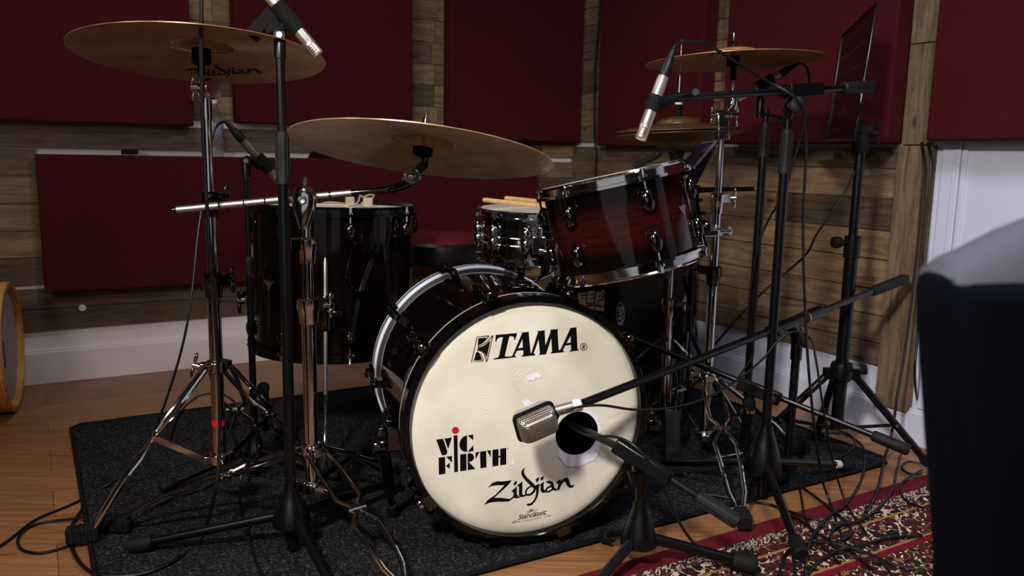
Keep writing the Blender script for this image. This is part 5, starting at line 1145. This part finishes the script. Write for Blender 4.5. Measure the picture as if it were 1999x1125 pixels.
fp = fp2; s2 = sticker('sticker', [(x, y) for x, y in ell(1211, 613, 8.5, 23)], BLK_PRINT, 'black oval sticker with sideways grey letters VANS'); fp = fp2-ey*.0008
bm = bm_new()
for pl in ringp(1211, 613, 7.6, 21.5, 1.0): F2([pl], 0)
for pl in ([(1206, 631), (1216, 628)], [(1206, 631), (1216, 634)]), ([(1216, 626), (1206, 622)], [(1206, 622), (1216, 618)], [(1212, 624.5), (1212, 619.5)]), ([(1216, 615.5), (1207, 614.5)], [(1207, 614.5), (1216, 609)], [(1216, 609), (1207, 608)]), ([(1215, 605.5), (1216, 601.5), (1213, 600), (1211, 605), (1208, 604), (1208, 599.5)],):
    for st in pl: F2(stroke2(st, 1.9), 0)
obj('sticker_lettering', bm, LABELG, s2, smooth=0)
bm = bm_new(); box(bm, BXc+UP*(zt+.011)-ey*.05, .06, .012, .008, ex, ey); obj('handle', bm, RUBBER, cab, bevel=.004)

# ------------------------------------------------------------------ wooden-hoop drum at the left edge
wd = Vector((.923, .382, 0)).normalized(); WR_ = .221; wc = P(27, 678, 2.74); wc.z = WR_+.001
WDm = drum_frame(wc, wd); wdr = thing('frame_drum', 'maple hooped drum with pale head standing on edge at the left wall', 'drum', M=WDm)
bm = lathe(bm_new(), [(WR_-.016, 0), (WR_-.002, 0), (WR_, -.002), (WR_, -.080), (WR_-.003, -.082), (WR_-.016, -.082)], seg=80, closed=True); add(wdr, 'hoop', bm, MAPLE)
bm = lathe(bm_new(), [(0, -.022), (WR_-.016, -.022)], seg=64); add(wdr, 'drum_head', bm, mat('grey_white_head', (176, 166, 168), 0.55))
bm = lathe(bm_new(), [(WR_-.010, -.083), (WR_-.010, -.20), (WR_-.02, -.20), (WR_-.02, -.083)], seg=64, closed=True); add(wdr, 'shell', bm, GLOSSB)
bm = bm_new(); tube(bm, [(.05, -.03, -.0212), (.052, .02, -.0212), (.04, .045, -.0212), (.05, .06, -.0212), (.058, .045, -.0212)], .0018, 6); add(wdr, 'pen_mark', bm, BLK_PRINT)

# ------------------------------------------------------------------ armchair close to the camera
AY = .66
def ax_(x, y, Y=AY+.075): return P(x, y, Y)
arm = thing('armchair', 'dark navy upholstered armchair back in the near right foreground, out of focus', 'armchair', Vector((.5, AY+.1, 0)))
sil = [(1818, 1130), (1812, 1020), (1802, 900), (1795, 790), (1788, 700), (1783, 620), (1782, 560), (1790, 528), (1806, 512)]
pts = [ax_(x, y) for x, y in sil]; zt = pts[-1].z; lo = pts[0]
left = [Vector((lo.x+.012, 0, .02)), Vector((lo.x+.006, 0, .3))]+pts
right = [Vector((1.02, AY, p.z)) for p in left]
bm = bm_new(); rows = []
for yo, ins in ((0, .020), (.012, .008), (.03, .002), (.06, 0), (.085, .004), (.095, .02)):
    rows.append([[bm.verts.new((p.x+ins, AY+yo, p.z-(ins if i > len(left)-3 else 0))), bm.verts.new((r_.x-ins, AY+yo, r_.z-(ins if i > len(left)-3 else 0)))] for i, (p, r_) in enumerate(zip(left, right))])
for A, B in zip(rows, rows[1:]):
    n = len(A)
    for i in range(n-1):
        bm.faces.new((A[i][0], A[i+1][0], B[i+1][0], B[i][0])); bm.faces.new((A[i][1], B[i][1], B[i+1][1], A[i+1][1]))
    bm.faces.new((A[-1][0], A[-1][1], B[-1][1], B[-1][0])); bm.faces.new((A[0][0], B[0][0], B[0][1], A[0][1]))
for R in (rows[0], rows[-1]):
    for i in range(len(R)-1): bm.faces.new((R[i][0], R[i][1], R[i+1][1], R[i+1][0]))
o = obj('backrest', bm, NAVY, arm, smooth=60); sb = o.modifiers.new('soft', 'SUBSURF'); sb.levels = 1; sb.render_levels = 2
bm = bm_new(); prof = [(1824, 509), (1838, 497), (1870, 484), (1910, 462), (1950, 440), (1999, 419), (2060, 404), (2140, 398), (2230, 402)]
top = [ax_(x, y, AY+.06) for x, y in prof]; rows = []
for yo, k in ((.018, 0), (.022, .5), (.034, .88), (.05, 1), (.066, .92), (.080, .55), (.086, 0)):
    rows.append([bm.verts.new((p.x, AY+yo, zt-.012+(p.z-zt+.012)*k)) for p in top])
for A, B in zip(rows, rows[1:]):
    for i in range(len(A)-1): bm.faces.new((A[i], A[i+1], B[i+1], B[i]))
bm.faces.new([r[0] for r in rows]); bm.faces.new([r[-1] for r in rows][::-1])
bm.faces.new(rows[0][::-1]+[]) if False else None
o = obj('top_cushion', bm, GREYT, arm, smooth=60)
for x_ in (.56, .98):
    bm = bm_new(); tube(bm, [(x_, AY+.08, .03), (x_, AY+.08, .0)], [.02, .015], 12); obj('foot', bm, MATTB, arm)

# ------------------------------------------------------------------ cables
G0 = .010
def g(x, y, z=0.0):                                    # a cable lying on whatever is under that point
    p = PZ(x, y, .012); a = p-FC; u, v = a.dot(-DA), a.dot(-DB); b = p-RC; w = b.dot(DB)
    base = .0135 if (-.02 < u < 2.15 and -.02 < v < 1.47) else (.0120 if w > -.02 else .0046)
    return PZ(x, y, base+(z if z < G0 else 0))
cable('black cable hanging from above past the left cymbal stand, then curling on the carpet', [P(394, -60, 1.66), P(393, 30, 1.66), P(393, 140, 1.67), P(398, 300, 1.69), P(408, 460, 1.71), P(419, 600, 1.74), P(428, 760, 1.78), P(428, 880, 1.78), P(420, 960, 1.76), g(392, 1050), g(340, 1095), g(262, 1124), g(180, 1118), g(142, 1075), g(140, 1030), g(160, 995)], .0042)
cable('black cable arching out of the floor tom microphone and dropping to the floor', [P(441, 238, 2.22), P(430, 240, 2.20), P(418, 256, 2.16), P(409, 300, 2.12), P(398, 380, 2.08), P(386, 460, 2.05), P(376, 560, 2.02), P(362, 650, 2.0), P(338, 740, 2.0), P(306, 830, 2.0), P(286, 872, 2.02), P(258, 918, 2.06), g(205, 950), g(140, 985), g(70, 1015, 0), g(10, 1060, 0), g(-40, 1090, 0)])
cable('black cable looped on the oak floor at the left of the carpet', [g(160, 1012), g(100, 1018, 0), g(60, 1028, 0), g(36, 1050, 0), g(42, 1073, 0), g(80, 1080, 0), g(128, 1068, 0), g(150, 1058)])
cable('black cable arching behind the left cymbal stand legs', [g(330, 870), P(350, 810, 2.30), P(380, 778, 2.33), P(410, 768, 2.35), P(440, 772, 2.35), P(464, 795, 2.34), P(474, 840, 2.30), g(476, 900)], .0034)
cable('black cable trailing forward from the left overhead stand', [P(585, 880, 1.90), P(530, 895, 1.86), P(485, 905, 1.80), P(468, 950, 1.77), P(474, 1015, 1.80), g(492, 1075), g(520, 1140)], .0034)
cable('black cable arching from the right overhead microphone to its boom clamp', [P(1314, 99, 1.83), P(1319, 89, 1.84), P(1338, 81, 1.86), P(1372, 84, 1.89), P(1410, 104, 1.93), P(1450, 130, 1.97), P(1500, 160, 2.01), P(1540, 182, 2.0), P(1560, 200, 2.0), P(1569, 225, 2.01), P(1574, 290, 2.02), P(1568, 420, 2.03), P(1570, 560, 2.03), P(1577, 700, 2.02), P(1586, 800, 2.02), P(1596, 880, 2.05), P(1606, 940, 2.07), g(1622, 985), g(1650, 1060, .003), g(1700, 1110, .003)], .0036)
cable('black cable curving from the champagne microphone down behind the boom stand', [P(1557, 125, 2.43), P(1566, 124, 2.42), P(1576, 135, 2.40), P(1580, 165, 2.38), P(1577, 215, 2.36), P(1562, 270, 2.33), P(1545, 330, 2.32), P(1530, 380, 2.34), P(1500, 430, 2.40), P(1480, 480, 2.41), P(1466, 560, 2.42), P(1462, 640, 2.43), P(1470, 690, 2.42), P(1440, 740, 2.40)], .0032)
cable('black cable slung from the music stand pole across to the hi-hat stand', [P(1668, 335, 2.38), P(1650, 375, 2.39), P(1620, 420, 2.40), P(1593, 460, 2.42), P(1575, 495, 2.46), P(1540, 528, 2.50), P(1490, 570, 2.52), P(1450, 610, 2.52), P(1415, 650, 2.54), P(1396, 672, 2.56)], .0036)
cable('thin black cable from the mesh microphone rising to its boom clamp', [P(1092, 806, 1.63), P(1112, 800, 1.63), P(1140, 793, 1.64), P(1180, 792, 1.66), P(1240, 800, 1.72), P(1310, 796, 1.82), P(1380, 776, 1.92), P(1440, 742, 2.0), P(1490, 700, 2.06), P(1520, 665, 2.07), P(1552, 648, 2.08), P(1582, 662, 2.06), P(1594, 710, 2.04), P(1606, 790, 2.03), P(1622, 880, 2.05), P(1638, 945, 2.07), g(1655, 990), g(1690, 1040, .003)], .0028)
cable('black cable leaving the port hole of the bass drum over the short boom', [hole+Vector((-.03, .10, -.01)), hole+Vector((-.02, .01, .0)), P(1150, 851, 1.74), P(1200, 853, 1.70), P(1235, 868, 1.67), P(1262, 895, 1.66), P(1288, 930, 1.66), P(1306, 975, 1.66), P(1335, 1035, 1.68), g(1374, 1078), g(1440, 1112, .003), g(1480, 1140, .003)], .0032)
cable('black cable running low over the carpet from the hi-hat stand to the rug', [g(1365, 880), g(1395, 850), P(1440, 838, 2.46), g(1500, 870), g(1545, 900), g(1562, 960), g(1572, 1010, 0), g(1600, 1060, .003), g(1640, 1100, .003)], .003)
cable('black cable crossing the oak strip toward the tangle on the rug', [g(1380, 965), g(1440, 975), g(1500, 985, 0), g(1560, 1005, .003), g(1620, 1020, .003), g(1660, 1022, .004), g(1705, 1000, .005), g(1740, 960, .003), g(1750, 920, 0), g(1762, 876, 0)], .0033)
tg = 'tangled cables on the rug'
cable('black cable loop nearest the wooden upright on the rug', [g(1800, 905, 0), g(1772, 902, 0), g(1760, 912, 0), g(1775, 925, .003), g(1800, 925, .003)], .0032, group=tg)
cable('black cable loop beside the armchair on the rug', [g(1800, 918, .003), g(1770, 935, .003), g(1757, 950, .003), g(1766, 975, .003), g(1800, 992, .003)], .0034, group=tg)
cable('black cable making a large loop across the middle of the rug', [g(1520, 1125, .003), g(1535, 1080, .003), g(1570, 1062, .004), g(1620, 1060, .006), g(1680, 1075, .004), g(1740, 1100, .003), g(1800, 1115, .003)], .0034, group=tg)
cable('black cable curving over the rug towards the foreground armchair', [g(1560, 1140, .003), g(1600, 1095, .004), g(1640, 1075, .007), g(1690, 1062, .003), g(1740, 1050, .003), g(1800, 1046, .003)], .0036, group=tg)
cable('black cable in a tall loop over the rug edge', [g(1555, 1135, .003), g(1540, 1040, .003), g(1524, 980, 0), g(1526, 952, 0), g(1560, 950, 0), g(1610, 985, 0), g(1660, 1030, .004), g(1640, 1055, .008), g(1600, 1045, .005), g(1560, 1015, .003), g(1530, 1004, 0)], .0036, group=tg)
cable('black cable draped from the carpet corner onto the rug', [g(1600, 846), g(1650, 848), g(1684, 872), g(1688, 905, 0), g(1678, 945, 0), g(1650, 985, .003), g(1615, 1010, .006), g(1580, 1060, .008), g(1570, 1125, .004)], .0035, group=tg)
cable('black cable circling on the carpet behind the boom stand base', [g(1520, 860), g(1570, 895), g(1630, 895), g(1668, 872), g(1660, 850), g(1625, 838), g(1580, 834)], .0032)
cable('black cable snaking from the rug loop toward the front', [g(1650, 1020, .006), g(1625, 1035, .006), g(1625, 1065, .009), g(1660, 1085, .006), g(1720, 1100, .003), g(1745, 1130, .003)], .0034, group=tg)
cable('upright black cable falling to the floor beside the wooden upright', [WB(1.945, .96, .045), P(1803, 330, 2.52), P(1792, 470, 2.50), P(1778, 600, 2.48), P(1764, 700, 2.46), P(1752, 770, 2.44), P(1742, 840, 2.42), g(1726, 900, 0), g(1712, 960, .003), g(1690, 1000, .003)], .0042)
cable('black cable down the wooden upright, behind the armchair top', [WB(1.968, .96, .045), P(1817, 330, 2.52), P(1808, 430, 2.51), P(1800, 520, 2.50), P(1793, 640, 2.50), P(1786, 740, 2.48), g(1800, 830, 0)], .0042)
cable('black cable running down the plank corner between two maroon panels', [WB(.222, 2.2, .03), WB(.222, 1.6, .03), WB(.20, 1.3, .028), WB(.215, 1.0, .028), WB(.235, .90, .028), WB(.235, .6, .028), WB(.24, .30, .032), WB(.26, .02, .05)], .005)
# clip microphone on the rack tom rim
p0, p1 = P(1297, 296, 1.99), P(1238, 325, 1.97)
ct, d = pencil_mic('clip_microphone', 'small black clip microphone on the far rim of the rack tom', p0, p1, .0085, MATTB, slots=False)
cable('short black cable from the rack tom clip microphone over the rim', [p0, P(1305, 294, 2.0), P(1316, 300, 2.03), P(1326, 325, 2.06), P(1336, 380, 2.10), P(1350, 480, 2.14), P(1352, 560, 2.18), P(1345, 700, 2.22), g(1345, 850)], .0028)
